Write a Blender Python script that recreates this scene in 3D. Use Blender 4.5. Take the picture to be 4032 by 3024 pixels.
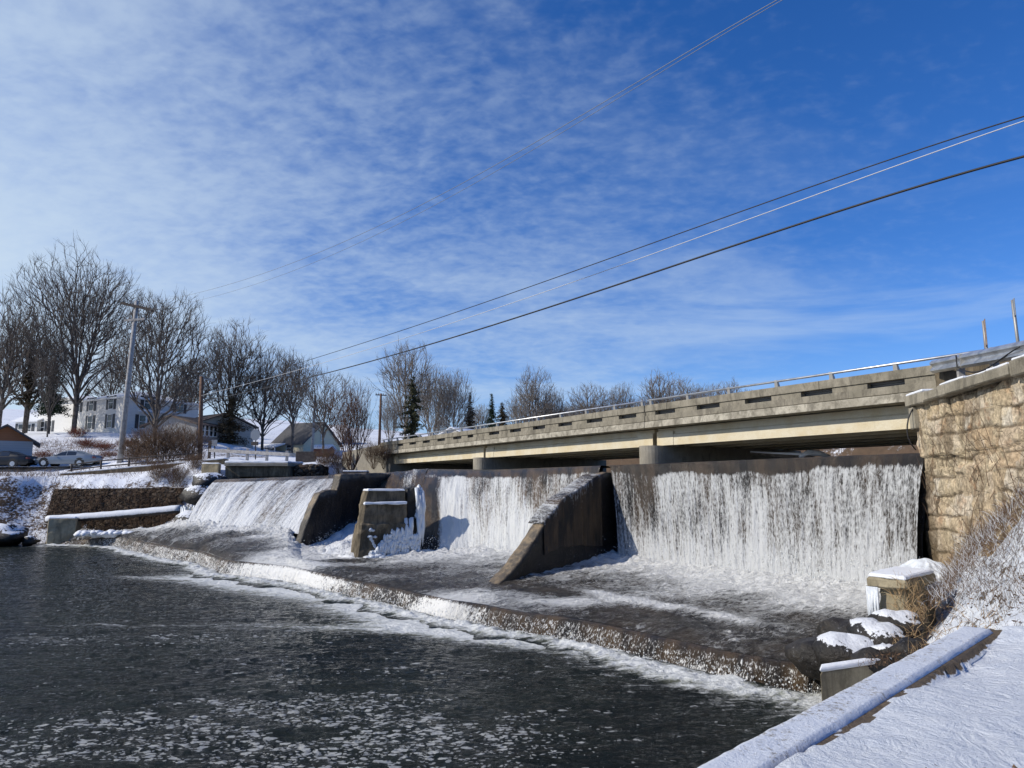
import bpy, math, random
import numpy as np
from mathutils import Vector, Matrix
random.seed(7)
R = math.radians
for o in list(bpy.data.objects): bpy.data.objects.remove(o)
SC = bpy.context.scene
COL = SC.collection

# ------------------------------------------------------------------ camera
F_PX = 710.0; PITCH = math.atan2(101.6, F_PX)
CP, SP = math.cos(PITCH), math.sin(PITCH)
cam = bpy.data.cameras.new("camera"); cam.sensor_width = 36; cam.lens = 36*F_PX/1024
cam.clip_start = 0.1; cam.clip_end = 3000
camo = bpy.data.objects.new("camera", cam); COL.objects.link(camo)
camo.location = (0, 0, 0); camo.rotation_euler = (R(90)+PITCH, 0, 0)
SC.camera = camo
SC.render.resolution_x = 1024; SC.render.resolution_y = 768

# ------------------------------------------------------------------ sun and sky
SUN_AZ = (-0.975, -0.22); SUN_EL = R(35)
sd = Vector((SUN_AZ[0]*math.cos(SUN_EL), SUN_AZ[1]*math.cos(SUN_EL), math.sin(SUN_EL))).normalized()
sl = bpy.data.lights.new("sun", 'SUN'); sl.energy = 4.2; sl.angle = R(0.5); sl.color = (1.0, 0.93, 0.82)
so = bpy.data.objects.new("sun", sl); COL.objects.link(so)
so.rotation_euler = (-sd).to_track_quat('-Z', 'Y').to_euler(); so.location = (-60, 20, 60)

world = bpy.data.worlds.new("World"); SC.world = world; world.use_nodes = True
wn = world.node_tree; wn.nodes.clear()
def nd(nt, t, **k):
    n = nt.nodes.new(t)
    for a, b in k.items(): setattr(n, a, b)
    return n
def setin(n, i, v):
    s = n.inputs[i]
    if hasattr(v, 'is_linked') or isinstance(v, bpy.types.NodeSocket): n.id_data.links.new(v, s)
    else: s.default_value = v
def math_(nt, op, a, b=0.0, c=0.0, clamp=False):
    n = nd(nt, 'ShaderNodeMath', operation=op, use_clamp=clamp)
    setin(n, 0, a); setin(n, 1, b); setin(n, 2, c); return n.outputs[0]
def vmath(nt, op, a, b=(0, 0, 0)):
    n = nd(nt, 'ShaderNodeVectorMath', operation=op); setin(n, 0, a); setin(n, 1, b)
    return n.outputs['Value'] if op == 'DOT_PRODUCT' else n.outputs[0]
def noise(nt, vec, scale=1, detail=4, rough=.55, dist=0, out=0):
    n = nd(nt, 'ShaderNodeTexNoise'); setin(n, 'Vector', vec); setin(n, 'Scale', scale); setin(n, 'Detail', detail)
    setin(n, 'Roughness', rough); setin(n, 'Distortion', dist); return n.outputs[out]
def vor(nt, vec, scale=1, feature='F1', rnd=1.0, out='Distance'):
    n = nd(nt, 'ShaderNodeTexVoronoi', feature=feature); setin(n, 'Vector', vec); setin(n, 'Scale', scale)
    setin(n, 'Randomness', rnd); return n.outputs[out]
def ramp(nt, fac, stops, interp='LINEAR'):
    n = nd(nt, 'ShaderNodeValToRGB'); n.color_ramp.interpolation = interp
    e = n.color_ramp.elements
    while len(e) < len(stops): e.new(0.5)
    for i, (p, c) in enumerate(stops):
        e[i].position = p
        e[i].color = (c, c, c, 1) if not hasattr(c, '__len__') else (c[0], c[1], c[2], 1)
    setin(n, 0, fac); return n.outputs[0]
def rng(nt, v, a, b, c=0.0, d=1.0, smooth=True):
    n = nd(nt, 'ShaderNodeMapRange'); n.interpolation_type = 'SMOOTHSTEP' if smooth else 'LINEAR'
    setin(n, 0, v); setin(n, 1, a); setin(n, 2, b); setin(n, 3, c); setin(n, 4, d); return n.outputs[0]
def mixc(nt, f, a, b, blend='MIX'):
    n = nd(nt, 'ShaderNodeMix', data_type='RGBA', blend_type=blend)
    def s(i, v):
        if not isinstance(v, bpy.types.NodeSocket) and hasattr(v, '__len__') and len(v) == 3: v = (*v, 1)
        setin(n, i, v)
    setin(n, 0, f); s(6, a); s(7, b); return n.outputs[2]
def mapping(nt, vec, scale=(1, 1, 1), rot=(0, 0, 0), loc=(0, 0, 0)):
    n = nd(nt, 'ShaderNodeMapping'); setin(n, 0, vec); setin(n, 'Scale', scale); setin(n, 'Rotation', rot); setin(n, 'Location', loc)
    return n.outputs[0]

def build_sky():
    nt = wn
    tc = nd(nt, 'ShaderNodeTexCoord').outputs['Generated']
    sky = nd(nt, 'ShaderNodeTexSky', sky_type='NISHITA'); sky.sun_disc = False
    sky.sun_elevation = SUN_EL; sky.sun_rotation = math.atan2(SUN_AZ[0], SUN_AZ[1])
    sky.altitude = 300; sky.air_density = 1.0; sky.dust_density = 0.4; sky.ozone_density = 3.0
    hs = nd(nt, 'ShaderNodeHueSaturation'); setin(hs, 'Color', sky.outputs[0]); setin(hs, 'Saturation', 1.30); setin(hs, 'Value', SKY_VAL)
    sep = nd(nt, 'ShaderNodeSeparateXYZ'); setin(sep, 0, tc)
    x, y, z = sep.outputs
    zz = math_(nt, 'MAXIMUM', math_(nt, 'ADD', z, 0.24), 0.08)
    comb = nd(nt, 'ShaderNodeCombineXYZ'); setin(comb, 0, math_(nt, 'DIVIDE', x, zz)); setin(comb, 1, math_(nt, 'DIVIDE', y, zz))
    pv = comb.outputs[0]
    warp = nd(nt, 'ShaderNodeVectorMath', operation='MULTIPLY_ADD'); setin(warp, 0, noise(nt, pv, 5, 3, .5, 0, 1)); setin(warp, 1, (.06, .06, 0)); setin(warp, 2, pv)
    pv2 = mapping(nt, warp.outputs[0], (1.0, 1.35, 1), (0, 0, R(28)))
    cells = noise(nt, pv2, 17, 3, .5, .1)
    cells2 = noise(nt, pv2, 38, 3, .55, .1)
    big = noise(nt, pv, 1.3, 4, .55, .3)
    wide = noise(nt, mapping(nt, pv, (.45, .9, 1), (0, 0, R(-20))), 2.2, 6, .58, .3)
    # how far to the left of the view a direction lies (the cloud sheet thickens that way)
    lf = vmath(nt, 'DOT_PRODUCT', tc, (-0.93, 0.30, -0.05))
    left = rng(nt, lf, -0.30, 0.75)
    leftw = rng(nt, math_(nt, 'ADD', lf, math_(nt, 'MULTIPLY', math_(nt, 'SUBTRACT', big, .5), .45)), 0.38, 0.88)
    v = math_(nt, 'ADD', math_(nt, 'ADD', math_(nt, 'MULTIPLY', cells, .42), math_(nt, 'MULTIPLY', cells2, .20)), math_(nt, 'MULTIPLY', wide, .38))
    v = math_(nt, 'ADD', v, math_(nt, 'MULTIPLY', math_(nt, 'SUBTRACT', left, .5), .20))
    mott = math_(nt, 'MULTIPLY', rng(nt, v, .36, .76), math_(nt, 'ADD', .14, math_(nt, 'MULTIPLY', left, .30)))
    veil = math_(nt, 'MULTIPLY', rng(nt, math_(nt, 'ADD', wide, math_(nt, 'MULTIPLY', left, .35)), .5, .9), .14)
    # long wisps low on the right
    wv = mapping(nt, tc, (1.0, 1.0, 6.0), (0, R(9), 0))
    wis = rng(nt, noise(nt, wv, 2.3, 6, .55, .5), .42, .70)
    lowband = math_(nt, 'MULTIPLY', rng(nt, z, .06, .16), rng(nt, z, .40, .20))
    wis = math_(nt, 'MULTIPLY', math_(nt, 'MULTIPLY', wis, lowband), .42)
    inv = lambda a_: math_(nt, 'SUBTRACT', 1.0, a_)
    haze = math_(nt, 'MULTIPLY', math_(nt, 'POWER', leftw, 1.3), .90)
    clear = math_(nt, 'MULTIPLY', math_(nt, 'MULTIPLY', inv(mott), inv(veil)), math_(nt, 'MULTIPLY', inv(wis), inv(haze)))
    cov = math_(nt, 'SUBTRACT', 1.0, clear, 0, True)
    blue = mixc(nt, 1.0, hs.outputs[0], (.90, .98, 1.34), 'MULTIPLY')
    col = mixc(nt, cov, blue, CLOUD)
    bg = nd(nt, 'ShaderNodeBackground'); setin(bg, 0, col); setin(bg, 1, 0.10)
    out = nd(nt, 'ShaderNodeOutputWorld'); nt.links.new(bg.outputs[0], out.inputs[0])
SKY_VAL = 1.08; CLOUD = (6.2, 7.5, 8.8)
build_sky()
SC.view_settings.view_transform = 'Standard'; SC.view_settings.look = 'None'
SC.view_settings.exposure = 0; SC.view_settings.gamma = 1
SC.render.engine = 'CYCLES'
SC.cycles.max_bounces = 6; SC.cycles.transparent_max_bounces = 6

# ------------------------------------------------------------------ helpers
def ray(px, py):
    u = (px-512)/F_PX; v = (384-py)/F_PX
    return Vector((u, CP - v*SP, SP + v*CP))
def at(px, py, Y):
    r = ray(px, py); return r*(Y/r.y)
def onz(px, py, z):
    r = ray(px, py); return r*(z/r.z)
def _hash(ix, iy, iz, s):
    h = (ix.astype(np.int64)*374761393 + iy.astype(np.int64)*668265263 + iz.astype(np.int64)*2147483647 + s*974634777) & 0xffffffff
    h = ((h ^ (h >> 13))*1274126177) & 0xffffffff
    h = ((h ^ (h >> 16))*2246822519) & 0xffffffff
    return ((h ^ (h >> 15)) & 0xffffff)/float(0xffffff)
def vn(x, y, z=None, s=0):
    x = np.asarray(x, float); y = np.asarray(y, float)+0*x; z = (np.zeros_like(x) if z is None else np.asarray(z, float)+0*x)
    ix, iy, iz = np.floor(x), np.floor(y), np.floor(z); fx, fy, fz = x-ix, y-iy, z-iz
    fx, fy, fz = fx*fx*(3-2*fx), fy*fy*(3-2*fy), fz*fz*(3-2*fz); r = 0
    for a in (0, 1):
        for b in (0, 1):
            for c in (0, 1):
                w = (fx if a else 1-fx)*(fy if b else 1-fy)*(fz if c else 1-fz)
                r = r + w*_hash(ix+a, iy+b, iz+c, s)
    return r*2-1
def fbm(x, y, z=None, oct=4, s=0, g=.5):
    r = 0; a = 1; t = 0
    for i in range(oct):
        k = 2.03**i
        r = r + a*vn(np.asarray(x)*k, np.asarray(y)*k, None if z is None else np.asarray(z)*k, s+i*17); t += a; a *= g
    return r/t
def sstep(a, b, x):
    t = np.clip((np.asarray(x, float)-a)/(b-a), 0, 1); return t*t*(3-2*t)

class MB:
    def __init__(s): s.v = []; s.f = []
    def add(s, V, Fc):
        n = len(s.v); s.v.extend([tuple(p) for p in V]); s.f.extend([tuple(i+n for i in f) for f in Fc]); return s
    def hexa(s, b, t):   # 4 bottom pts, 4 top pts
        return s.add(list(b)+list(t), [(3, 2, 1, 0), (4, 5, 6, 7), (0, 1, 5, 4), (1, 2, 6, 5), (2, 3, 7, 6), (3, 0, 4, 7)])
    def box(s, c, d, rz=0, rx=0, ry=0):
        M = Matrix.Rotation(rz, 3, 'Z') @ Matrix.Rotation(rx, 3, 'X') @ Matrix.Rotation(ry, 3, 'Y')
        c = Vector(c); P = []
        for z in (-.5, .5):
            for x, y in ((-.5, -.5), (.5, -.5), (.5, .5), (-.5, .5)):
                P.append(c + M @ Vector((x*d[0], y*d[1], z*d[2])))
        return s.hexa(P[:4], P[4:])
    def prism(s, poly, ext):   # poly 3D pts (planar), ext vector
        n = len(poly); ext = Vector(ext)
        V = [Vector(p) for p in poly]+[Vector(p)+ext for p in poly]
        Fc = [tuple(range(n-1, -1, -1)), tuple(range(n, 2*n))]+[(i, (i+1) % n, n+(i+1) % n, n+i) for i in range(n)]
        return s.add(V, Fc)
    def tube(s, path, rad, k=6, cap=True):
        P = [Vector(p) for p in path]; n = len(P)
        if not hasattr(rad, '__len__'): rad = [rad]*n
        V = []; up = None
        for i in range(n):
            t = (P[min(i+1, n-1)]-P[max(i-1, 0)])
            if t.length < 1e-9: t = Vector((0, 0, 1))
            t.normalize()
            if up is None:
                up = Vector((0, 0, 1)) if abs(t.z) < .9 else Vector((1, 0, 0))
            a = t.cross(up); a.normalize(); b = a.cross(t); up = b
            for j in range(k):
                q = 2*math.pi*j/k
                V.append(P[i]+(a*math.cos(q)+b*math.sin(q))*rad[i])
        Fc = [(i*k+j, i*k+(j+1) % k, (i+1)*k+(j+1) % k, (i+1)*k+j) for i in range(n-1) for j in range(k)]
        if cap: Fc += [tuple(range(k-1, -1, -1)), tuple((n-1)*k+j for j in range(k))]
        return s.add(V, Fc)
    def build(s, name, mat, parent=None, smooth=False, bevel=0):
        me = bpy.data.meshes.new(name); me.from_pydata(s.v, [], s.f); me.validate()
        return link_mesh(name, me, mat, parent, smooth, bevel)
def link_mesh(name, me, mat, parent=None, smooth=False, bevel=0):
    if mat is not None: me.materials.append(mat)
    if smooth: me.polygons.foreach_set('use_smooth', [True]*len(me.polygons))
    o = bpy.data.objects.new(name, me); COL.objects.link(o)
    if parent is not None:
        o.parent = parent
        o.matrix_parent_inverse = parent_matrix(parent).inverted()
    if bevel:
        m = o.modifiers.new('bevel', 'BEVEL'); m.width = bevel; m.segments = 2; m.limit_method = 'ANGLE'; m.angle_limit = R(40)
    return o
def parent_matrix(p):
    m = Matrix.Translation(p.location) @ p.rotation_euler.to_matrix().to_4x4() @ Matrix.Diagonal((*p.scale, 1))
    if p.parent is not None: m = parent_matrix(p.parent) @ p.matrix_parent_inverse @ m
    return m
def grid_mesh(name, P, mat, parent=None, smooth=True, attrs=None, uv=None, mask=None, closed=False):
    """P: (n, m, 3) array"""
    n, m = P.shape[:2]; me = bpy.data.meshes.new(name)
    idx = np.arange(n*m).reshape(n, m)
    q = np.stack([idx[:-1, :-1], idx[1:, :-1], idx[1:, 1:], idx[:-1, 1:]], -1).reshape(-1, 4)
    if mask is not None:
        mk = (mask[:-1, :-1] & mask[1:, :-1] & mask[1:, 1:] & mask[:-1, 1:]).reshape(-1); q = q[mk]
    me.vertices.add(n*m); me.vertices.foreach_set('co', P.reshape(-1).astype(np.float32))
    me.loops.add(len(q)*4); me.loops.foreach_set('vertex_index', q.reshape(-1).astype(np.int32))
    me.polygons.add(len(q)); me.polygons.foreach_set('loop_start', (np.arange(len(q))*4).astype(np.int32))
    me.polygons.foreach_set('loop_total', np.full(len(q), 4, np.int32))
    me.update(calc_edges=True)
    if attrs:
        for k, a in attrs.items():
            at_ = me.attributes.new(k, 'FLOAT', 'POINT'); at_.data.foreach_set('value', np.asarray(a, np.float32).reshape(-1))
    if uv is not None:
        l = me.uv_layers.new(name='flow'); l.data.foreach_set('uv', uv.reshape(-1, 2)[q.reshape(-1)].astype(np.float32).reshape(-1))
    return link_mesh(name, me, mat, parent, smooth)
def tag(o, label=None, cat=None, group=None, kind=None):
    if label: o['label'] = label
    if cat: o['category'] = cat
    if group: o['group'] = group
    if kind: o['kind'] = kind
    return o
def thing(name, loc, label, cat, group=None, rz=0):
    o = bpy.data.objects.new(name, None); COL.objects.link(o); o.location = loc; o.rotation_euler = (0, 0, rz)
    o.empty_display_size = .3
    return tag(o, label, cat, group)
def poly_interp(pts, n):
    """resample polyline (k,3) into n points by arc length"""
    P = np.array([list(p) for p in pts], float); d = np.r_[0, np.cumsum(np.linalg.norm(np.diff(P, axis=0), axis=1))]
    t = np.linspace(0, d[-1], n); return np.stack([np.interp(t, d, P[:, i]) for i in range(3)], -1), t
def dist_poly(X, Y, pts):
    """distance from points to polyline (xy)"""
    best = np.full(X.shape, 1e9)
    for (a, b) in zip(pts[:-1], pts[1:]):
        ax, ay, bx, by = a[0], a[1], b[0], b[1]; L = (bx-ax)**2+(by-ay)**2
        t = np.clip(((X-ax)*(bx-ax)+(Y-ay)*(by-ay))/L, 0, 1)
        best = np.minimum(best, np.hypot(X-ax-t*(bx-ax), Y-ay-t*(by-ay)))
    return best
def inside(X, Y, poly):
    r = np.zeros(X.shape, bool); n = len(poly)
    for i in range(n):
        x1, y1 = poly[i][:2]; x2, y2 = poly[(i+1) % n][:2]
        c = ((y1 > Y) != (y2 > Y)) & (X < (x2-x1)*(Y-y1)/((y2-y1)+1e-12)+x1); r ^= c
    return r
def rbf(ctrl):
    C = np.array(ctrl, float); n = len(C)
    D = np.hypot(C[:, None, 0]-C[None, :, 0], C[:, None, 1]-C[None, :, 1])
    A = np.zeros((n+1, n+1)); A[:n, :n] = -D; A[:n, n] = 1; A[n, :n] = 1
    w = np.linalg.solve(A+np.eye(n+1)*1e-6, np.r_[C[:, 2], 0])
    def f(X, Y):
        r = np.full(X.shape, w[n])
        for i in range(n): r = r - w[i]*np.hypot(X-C[i, 0], Y-C[i, 1])
        return r
    return f

# ------------------------------------------------------------------ materials
MATS = {}
def mat(name, col=(.5, .5, .5), rough=.8, metal=0, spec=.5, fn=None):
    m = bpy.data.materials.new(name); m.use_nodes = True; nt = m.node_tree
    b = nt.nodes['Principled BSDF']; setin(b, 'Base Color', (*col, 1)); setin(b, 'Roughness', rough); setin(b, 'Metallic', metal)
    setin(b, 'Specular IOR Level', spec)
    if fn:
        geo = nd(nt, 'ShaderNodeNewGeometry'); fn(nt, b, geo.outputs['Position'], geo)
    MATS[name] = m; return m
def bump(nt, b, h, strength=.5, dist=.05, nrm=None):
    n = nd(nt, 'ShaderNodeBump'); setin(n, 'Height', h); setin(n, 'Strength', strength); setin(n, 'Distance', dist)
    if nrm is not None: setin(n, 'Normal', nrm)
    if b is not None: setin(b, 'Normal', n.outputs[0])
    return n.outputs[0]
def attr(nt, name):
    n = nd(nt, 'ShaderNodeAttribute'); n.attribute_name = name; return n.outputs['Fac']

def simple_noise(c1, c2, scale=2, detail=5, bs=.3, bd=.02, bscale=None, lo=.35, hi=.65):
    def fn(nt, b, P, g):
        n = noise(nt, P, scale, detail, .6); setin(b, 'Base Color', mixc(nt, rng(nt, n, lo, hi), c1, c2))
        bump(nt, b, noise(nt, P, bscale or scale*6, 4, .6), bs, bd)
    return fn
def concrete(c1, c2, stain, vs=1.0, stain_lo=.48, stain_hi=.72):
    def fn(nt, b, P, g):
        n = noise(nt, P, 1.3, 7, .62); base = mixc(nt, rng(nt, n, .35, .66), c1, c2)
        run = noise(nt, mapping(nt, P, (2.0, 2.0, .7*vs)), 1.6, 8, .72, .5)
        base = mixc(nt, math_(nt, 'MULTIPLY', rng(nt, run, stain_lo, stain_hi), .6), base, stain)
        fine = noise(nt, P, 26, 3, .7); base = mixc(nt, .25, base, mixc(nt, fine, (.0, .0, .0), (1, 1, 1)), 'OVERLAY')
        setin(b, 'Base Color', base)
        bump(nt, b, math_(nt, 'ADD', noise(nt, P, 30, 4, .7), math_(nt, 'MULTIPLY', noise(nt, P, 3, 5, .6), 2.0)), .45, .02)
    return fn
M = MATS
mat('parapet_concrete', rough=.9, spec=.2, fn=concrete((.31, .28, .22), (.215, .195, .15), (.07, .062, .05), 1, .44, .66))
mat('fascia_concrete', rough=.9, spec=.2, fn=concrete((.52, .48, .39), (.33, .30, .24), (.09, .08, .062), 2.2, .42, .62))
mat('girder_concrete', rough=.85, spec=.25, fn=concrete((.66, .60, .46), (.60, .51, .34), (.42, .36, .25), 1, .55, .85))
mat('pier_concrete', rough=.9, spec=.2, fn=concrete((.34, .31, .25), (.26, .235, .19), (.09, .08, .065)))
mat('old_concrete', rough=.92, spec=.2, fn=concrete((.21, .17, .115), (.095, .078, .053), (.022, .019, .015), .6, .40, .62))
mat('block_concrete', rough=.92, spec=.2, fn=concrete((.36, .31, .21), (.22, .185, .12), (.07, .06, .045), .6, .45, .7))
def wetrock(nt, b, P, g):
    n = noise(nt, P, 1.1, 7, .65); c = mixc(nt, rng(nt, n, .35, .65), (.006, .005, .0045), (.022, .017, .012))
    moss = rng(nt, noise(nt, P, 3.5, 6, .7), .55, .7); c = mixc(nt, math_(nt, 'MULTIPLY', moss, .55), c, (.060, .040, .020))
    run = rng(nt, noise(nt, mapping(nt, P, (9, 9, .5)), 1.5, 5, .7), .66, .74); c = mixc(nt, math_(nt, 'MULTIPLY', run, .40), c, (.22, .23, .24))
    fl = math_(nt, 'MULTIPLY', rng(nt, noise(nt, mapping(nt, P, (1, 1, .6)), 15, 4, .85), .60, .68), rng(nt, noise(nt, P, .9, 4, .6), .42, .58)); c = mixc(nt, math_(nt, 'MULTIPLY', fl, .5), c, (.42, .43, .45))
    setin(b, 'Base Color', c); setin(b, 'Roughness', .5)
    bump(nt, b, noise(nt, P, 9, 6, .7), .8, .06)
mat('wet_rock', fn=wetrock)
def snow(nt, b, P, g):
    n = noise(nt, P, 3, 5, .55); setin(b, 'Base Color', mixc(nt, n, (.70, .73, .78), (.78, .79, .81)))
    bump(nt, b, math_(nt, 'ADD', noise(nt, P, 6, 6, .65), math_(nt, 'MULTIPLY', noise(nt, P, 40, 3, .6), .25)), .5, .05)
mat('snow', rough=.7, spec=.25, fn=snow)
def snowground(nt, b, P, g):
    a = attr(nt, 'bare')
    n = noise(nt, P, 1.1, 9, .72, .4); n2 = noise(nt, mapping(nt, P, (1, 1, 1.6)), 5.5, 6, .7, .3)
    v = math_(nt, 'ADD', math_(nt, 'MULTIPLY', n, .45), math_(nt, 'MULTIPLY', n2, .55))
    m = rng(nt, math_(nt, 'ADD', v, math_(nt, 'MULTIPLY', math_(nt, 'SUBTRACT', a, .5), .5)), .53, .60)
    earth = mixc(nt, noise(nt, P, 2.2, 5, .7), (.035, .026, .018), (.16, .105, .065))
    c = mixc(nt, m, mixc(nt, noise(nt, P, 2, 4), (.68, .71, .77), (.78, .79, .81)), earth)
    setin(b, 'Base Color', c); setin(b, 'Roughness', .8)
    bump(nt, b, math_(nt, 'SUBTRACT', math_(nt, 'ADD', noise(nt, P, 4, 6, .7), math_(nt, 'MULTIPLY', noise(nt, P, .6, 3), 2)), math_(nt, 'MULTIPLY', m, .5)), .55, .09)
mat('snowy_ground', spec=.2, fn=snowground)
def nearsnow(nt, b, P, g):
    a = attr(nt, 'bare')
    n = noise(nt, mapping(nt, P, (1, 1.0, 1)), 9, 8, .75, .3); n2 = noise(nt, mapping(nt, P, (1.4, .7, 1), (0, 0, R(35))), 2.4, 6, .68, .6)
    v = math_(nt, 'ADD', math_(nt, 'MULTIPLY', n, .6), math_(nt, 'MULTIPLY', n2, .4))
    m = rng(nt, math_(nt, 'ADD', v, math_(nt, 'MULTIPLY', math_(nt, 'SUBTRACT', a, .5), .6)), .54, .60)
    earth = mixc(nt, noise(nt, P, 14, 5, .7), (.05, .038, .026), (.20, .15, .10))
    sn = mixc(nt, noise(nt, P, 3.2, 5), (.58, .63, .71), (.76, .775, .79))
    setin(b, 'Base Color', mixc(nt, m, sn, earth)); setin(b, 'Roughness', .75)
    drift = noise(nt, mapping(nt, P, (1.7, .9, 1), (0, 0, R(60))), 2.6, 7, .66, .9)
    h = math_(nt, 'ADD', math_(nt, 'MULTIPLY', drift, 1.0), math_(nt, 'MULTIPLY', noise(nt, P, 17, 7, .7), .55))
    h = math_(nt, 'SUBTRACT', h, math_(nt, 'MULTIPLY', m, .25))
    bump(nt, b, h, .75, .12)
mat('path_snow', spec=.3, fn=nearsnow)
def thinsnow(nt, b, P, g):
    n = math_(nt, 'ADD', math_(nt, 'MULTIPLY', noise(nt, P, 22, 7, .78), .65), math_(nt, 'MULTIPLY', noise(nt, P, 2.2, 4, .6), .35)); m = rng(nt, n, .52, .62)
    setin(b, 'Base Color', mixc(nt, m, (.60, .63, .68), (.26, .24, .21))); setin(b, 'Roughness', .8)
    bump(nt, b, noise(nt, P, 28, 5, .7), .6, .03)
mat('thin_snow', spec=.2, fn=thinsnow)
def stonewall(nt, b, P, g):
    wob = noise(nt, P, 1.3, 2, .5, 0, 1)
    pv = nd(nt, 'ShaderNodeVectorMath', operation='MULTIPLY_ADD'); setin(pv, 0, wob); setin(pv, 1, (.35, .35, .35)); setin(pv, 2, P)
    q = mapping(nt, pv.outputs[0], (1.0, 1.0, 2.0))
    edge = vor(nt, q, 1.7, 'DISTANCE_TO_EDGE', .85); cellc = vor(nt, q, 1.7, 'F1', .85, 'Color')
    hs = nd(nt, 'ShaderNodeSeparateColor'); setin(hs, 0, cellc)
    base = ramp(nt, hs.outputs[0], [(0, (.50, .38, .24)), (.3, (.36, .30, .21)), (.5, (.54, .44, .30)), (.75, (.42, .31, .20)), (1, (.58, .52, .42))])
    hs2 = attr(nt, 'stone_id')
    base = ramp(nt, hs2, [(0, (.46, .35, .22)), (.25, (.30, .25, .18)), (.5, (.50, .41, .28)), (.75, (.36, .26, .16)), (1, (.52, .47, .38))])
    ren = rng(nt, noise(nt, P, .75, 7, .65), .50, .58)      # old render left over the stones
    render_c = mixc(nt, rng(nt, noise(nt, P, 3.2, 9, .72), .36, .64), (.46, .375, .25), (.30, .245, .165))
    base = mixc(nt, math_(nt, 'MULTIPLY', ren, .85), base, render_c)
    pale = rng(nt, noise(nt, P, 1.7, 6, .62), .54, .62); base = mixc(nt, math_(nt, 'MULTIPLY', pale, .5), base, (.56, .48, .37))
    grime = rng(nt, noise(nt, mapping(nt, P, (1.2, 1.2, .6)), 1.5, 7, .64), .50, .60); base = mixc(nt, math_(nt, 'MULTIPLY', grime, .72), base, (.13, .095, .06))
    red = rng(nt, noise(nt, P, 1.9, 6, .64), .55, .66); base = mixc(nt, math_(nt, 'MULTIPLY', red, .35), base, (.34, .17, .08))
    jn = math_(nt, 'ADD', edge, math_(nt, 'MULTIPLY', math_(nt, 'SUBTRACT', noise(nt, P, 5, 3, .6), .5), .05))
    brk = rng(nt, noise(nt, P, 1.5, 4, .6), .38, .55)
    crack = math_(nt, 'MULTIPLY', math_(nt, 'MULTIPLY', rng(nt, jn, .040, .010), brk), math_(nt, 'SUBTRACT', 1.0, math_(nt, 'MULTIPLY', ren, .6)))
    base = mixc(nt, math_(nt, 'MULTIPLY', attr(nt, 'joint'), .8), base, (.075, .056, .036))
    fine = noise(nt, P, 11, 6, .68); base = mixc(nt, .5, base, mixc(nt, rng(nt, fine, .30, .70), (.08, .08, .08), (.95, .95, .95)), 'OVERLAY')
    sep = nd(nt, 'ShaderNodeSeparateXYZ'); setin(sep, 0, P)
    wet = rng(nt, math_(nt, 'ADD', sep.outputs[1], math_(nt, 'MULTIPLY', math_(nt, 'SUBTRACT', noise(nt, P, 1.5, 5, .6), .5), 1.6)), 17.3, 18.0)
    wet = math_(nt, 'MULTIPLY', wet, rng(nt, sep.outputs[2], .7, -.2)); base = mixc(nt, math_(nt, 'MULTIPLY', wet, .85), base, (.045, .033, .022))
    damp = rng(nt, math_(nt, 'ADD', sep.outputs[2], math_(nt, 'MULTIPLY', noise(nt, P, 1.2, 5, .6), 1.4)), .3, -1.6); base = mixc(nt, math_(nt, 'MULTIPLY', damp, .55), base, (.16, .115, .06))
    setin(b, 'Base Color', base)
    h = math_(nt, 'SUBTRACT', math_(nt, 'MULTIPLY', noise(nt, P, 3.0, 6, .60), 2.0), math_(nt, 'MULTIPLY', crack, .5))
    bump(nt, b, h, .7, .08)
mat('stone_masonry', rough=.9, spec=.2, fn=stonewall)
def drystone(nt, b, P, g):
    q = mapping(nt, P, (1.4, 1.4, 2.6)); e = vor(nt, q, 1.6, 'DISTANCE_TO_EDGE'); c = vor(nt, q, 1.6, 'F1', 1, 'Color')
    hs = nd(nt, 'ShaderNodeSeparateColor'); setin(hs, 0, c)
    base = ramp(nt, hs.outputs[0], [(0, (.06, .045, .035)), (.6, (.11, .085, .065)), (1, (.16, .13, .10))])
    br = rng(nt, noise(nt, P, 3, 7, .7), .45, .62); base = mixc(nt, math_(nt, 'MULTIPLY', br, .7), base, (.055, .036, .026))
    base = mixc(nt, rng(nt, e, .08, .0), base, (.012, .01, .008))
    setin(b, 'Base Color', base); bump(nt, b, math_(nt, 'ADD', rng(nt, e, 0, .2), noise(nt, P, 8, 6, .7)), .9, .12)
mat('dry_stone', rough=.95, spec=.1, fn=drystone)
mat('bark', rough=.95, spec=.1, fn=simple_noise((.085, .072, .062), (.16, .138, .12), 3, 5, .6, .04))
mat('bark_grey', rough=.95, spec=.1, fn=simple_noise((.15, .13, .11), (.25, .22, .19), 3, 5, .5, .03))
mat('bark_red', rough=.95, spec=.1, fn=simple_noise((.085, .05, .038), (.15, .095, .07), 3, 5, .5, .03))
mat('twig_brown', rough=.95, spec=.1, fn=simple_noise((.10, .065, .045), (.20, .135, .09), 4, 4, .3, .01))
mat('twig_red', rough=.95, spec=.1, fn=simple_noise((.10, .035, .025), (.19, .07, .045), 4, 4, .3, .01))
mat('leaf_litter', rough=.9, spec=.1, fn=simple_noise((.05, .03, .02), (.16, .10, .06), 9, 4, .3, .01))
mat('dry_grass', rough=.9, spec=.1, fn=simple_noise((.34, .22, .11), (.55, .40, .23), 6, 4, .3, .01))
mat('needles_dark', rough=.9, spec=.15, fn=simple_noise((.018, .032, .018), (.045, .065, .035), 1.4, 5, .3, .02))
mat('needles_olive', rough=.9, spec=.15, fn=simple_noise((.035, .038, .018), (.085, .085, .045), 1.1, 5, .3, .02))
mat('needles_brown', rough=.9, spec=.15, fn=simple_noise((.05, .04, .025), (.115, .09, .055), 1.1, 5, .3, .02))
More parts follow.
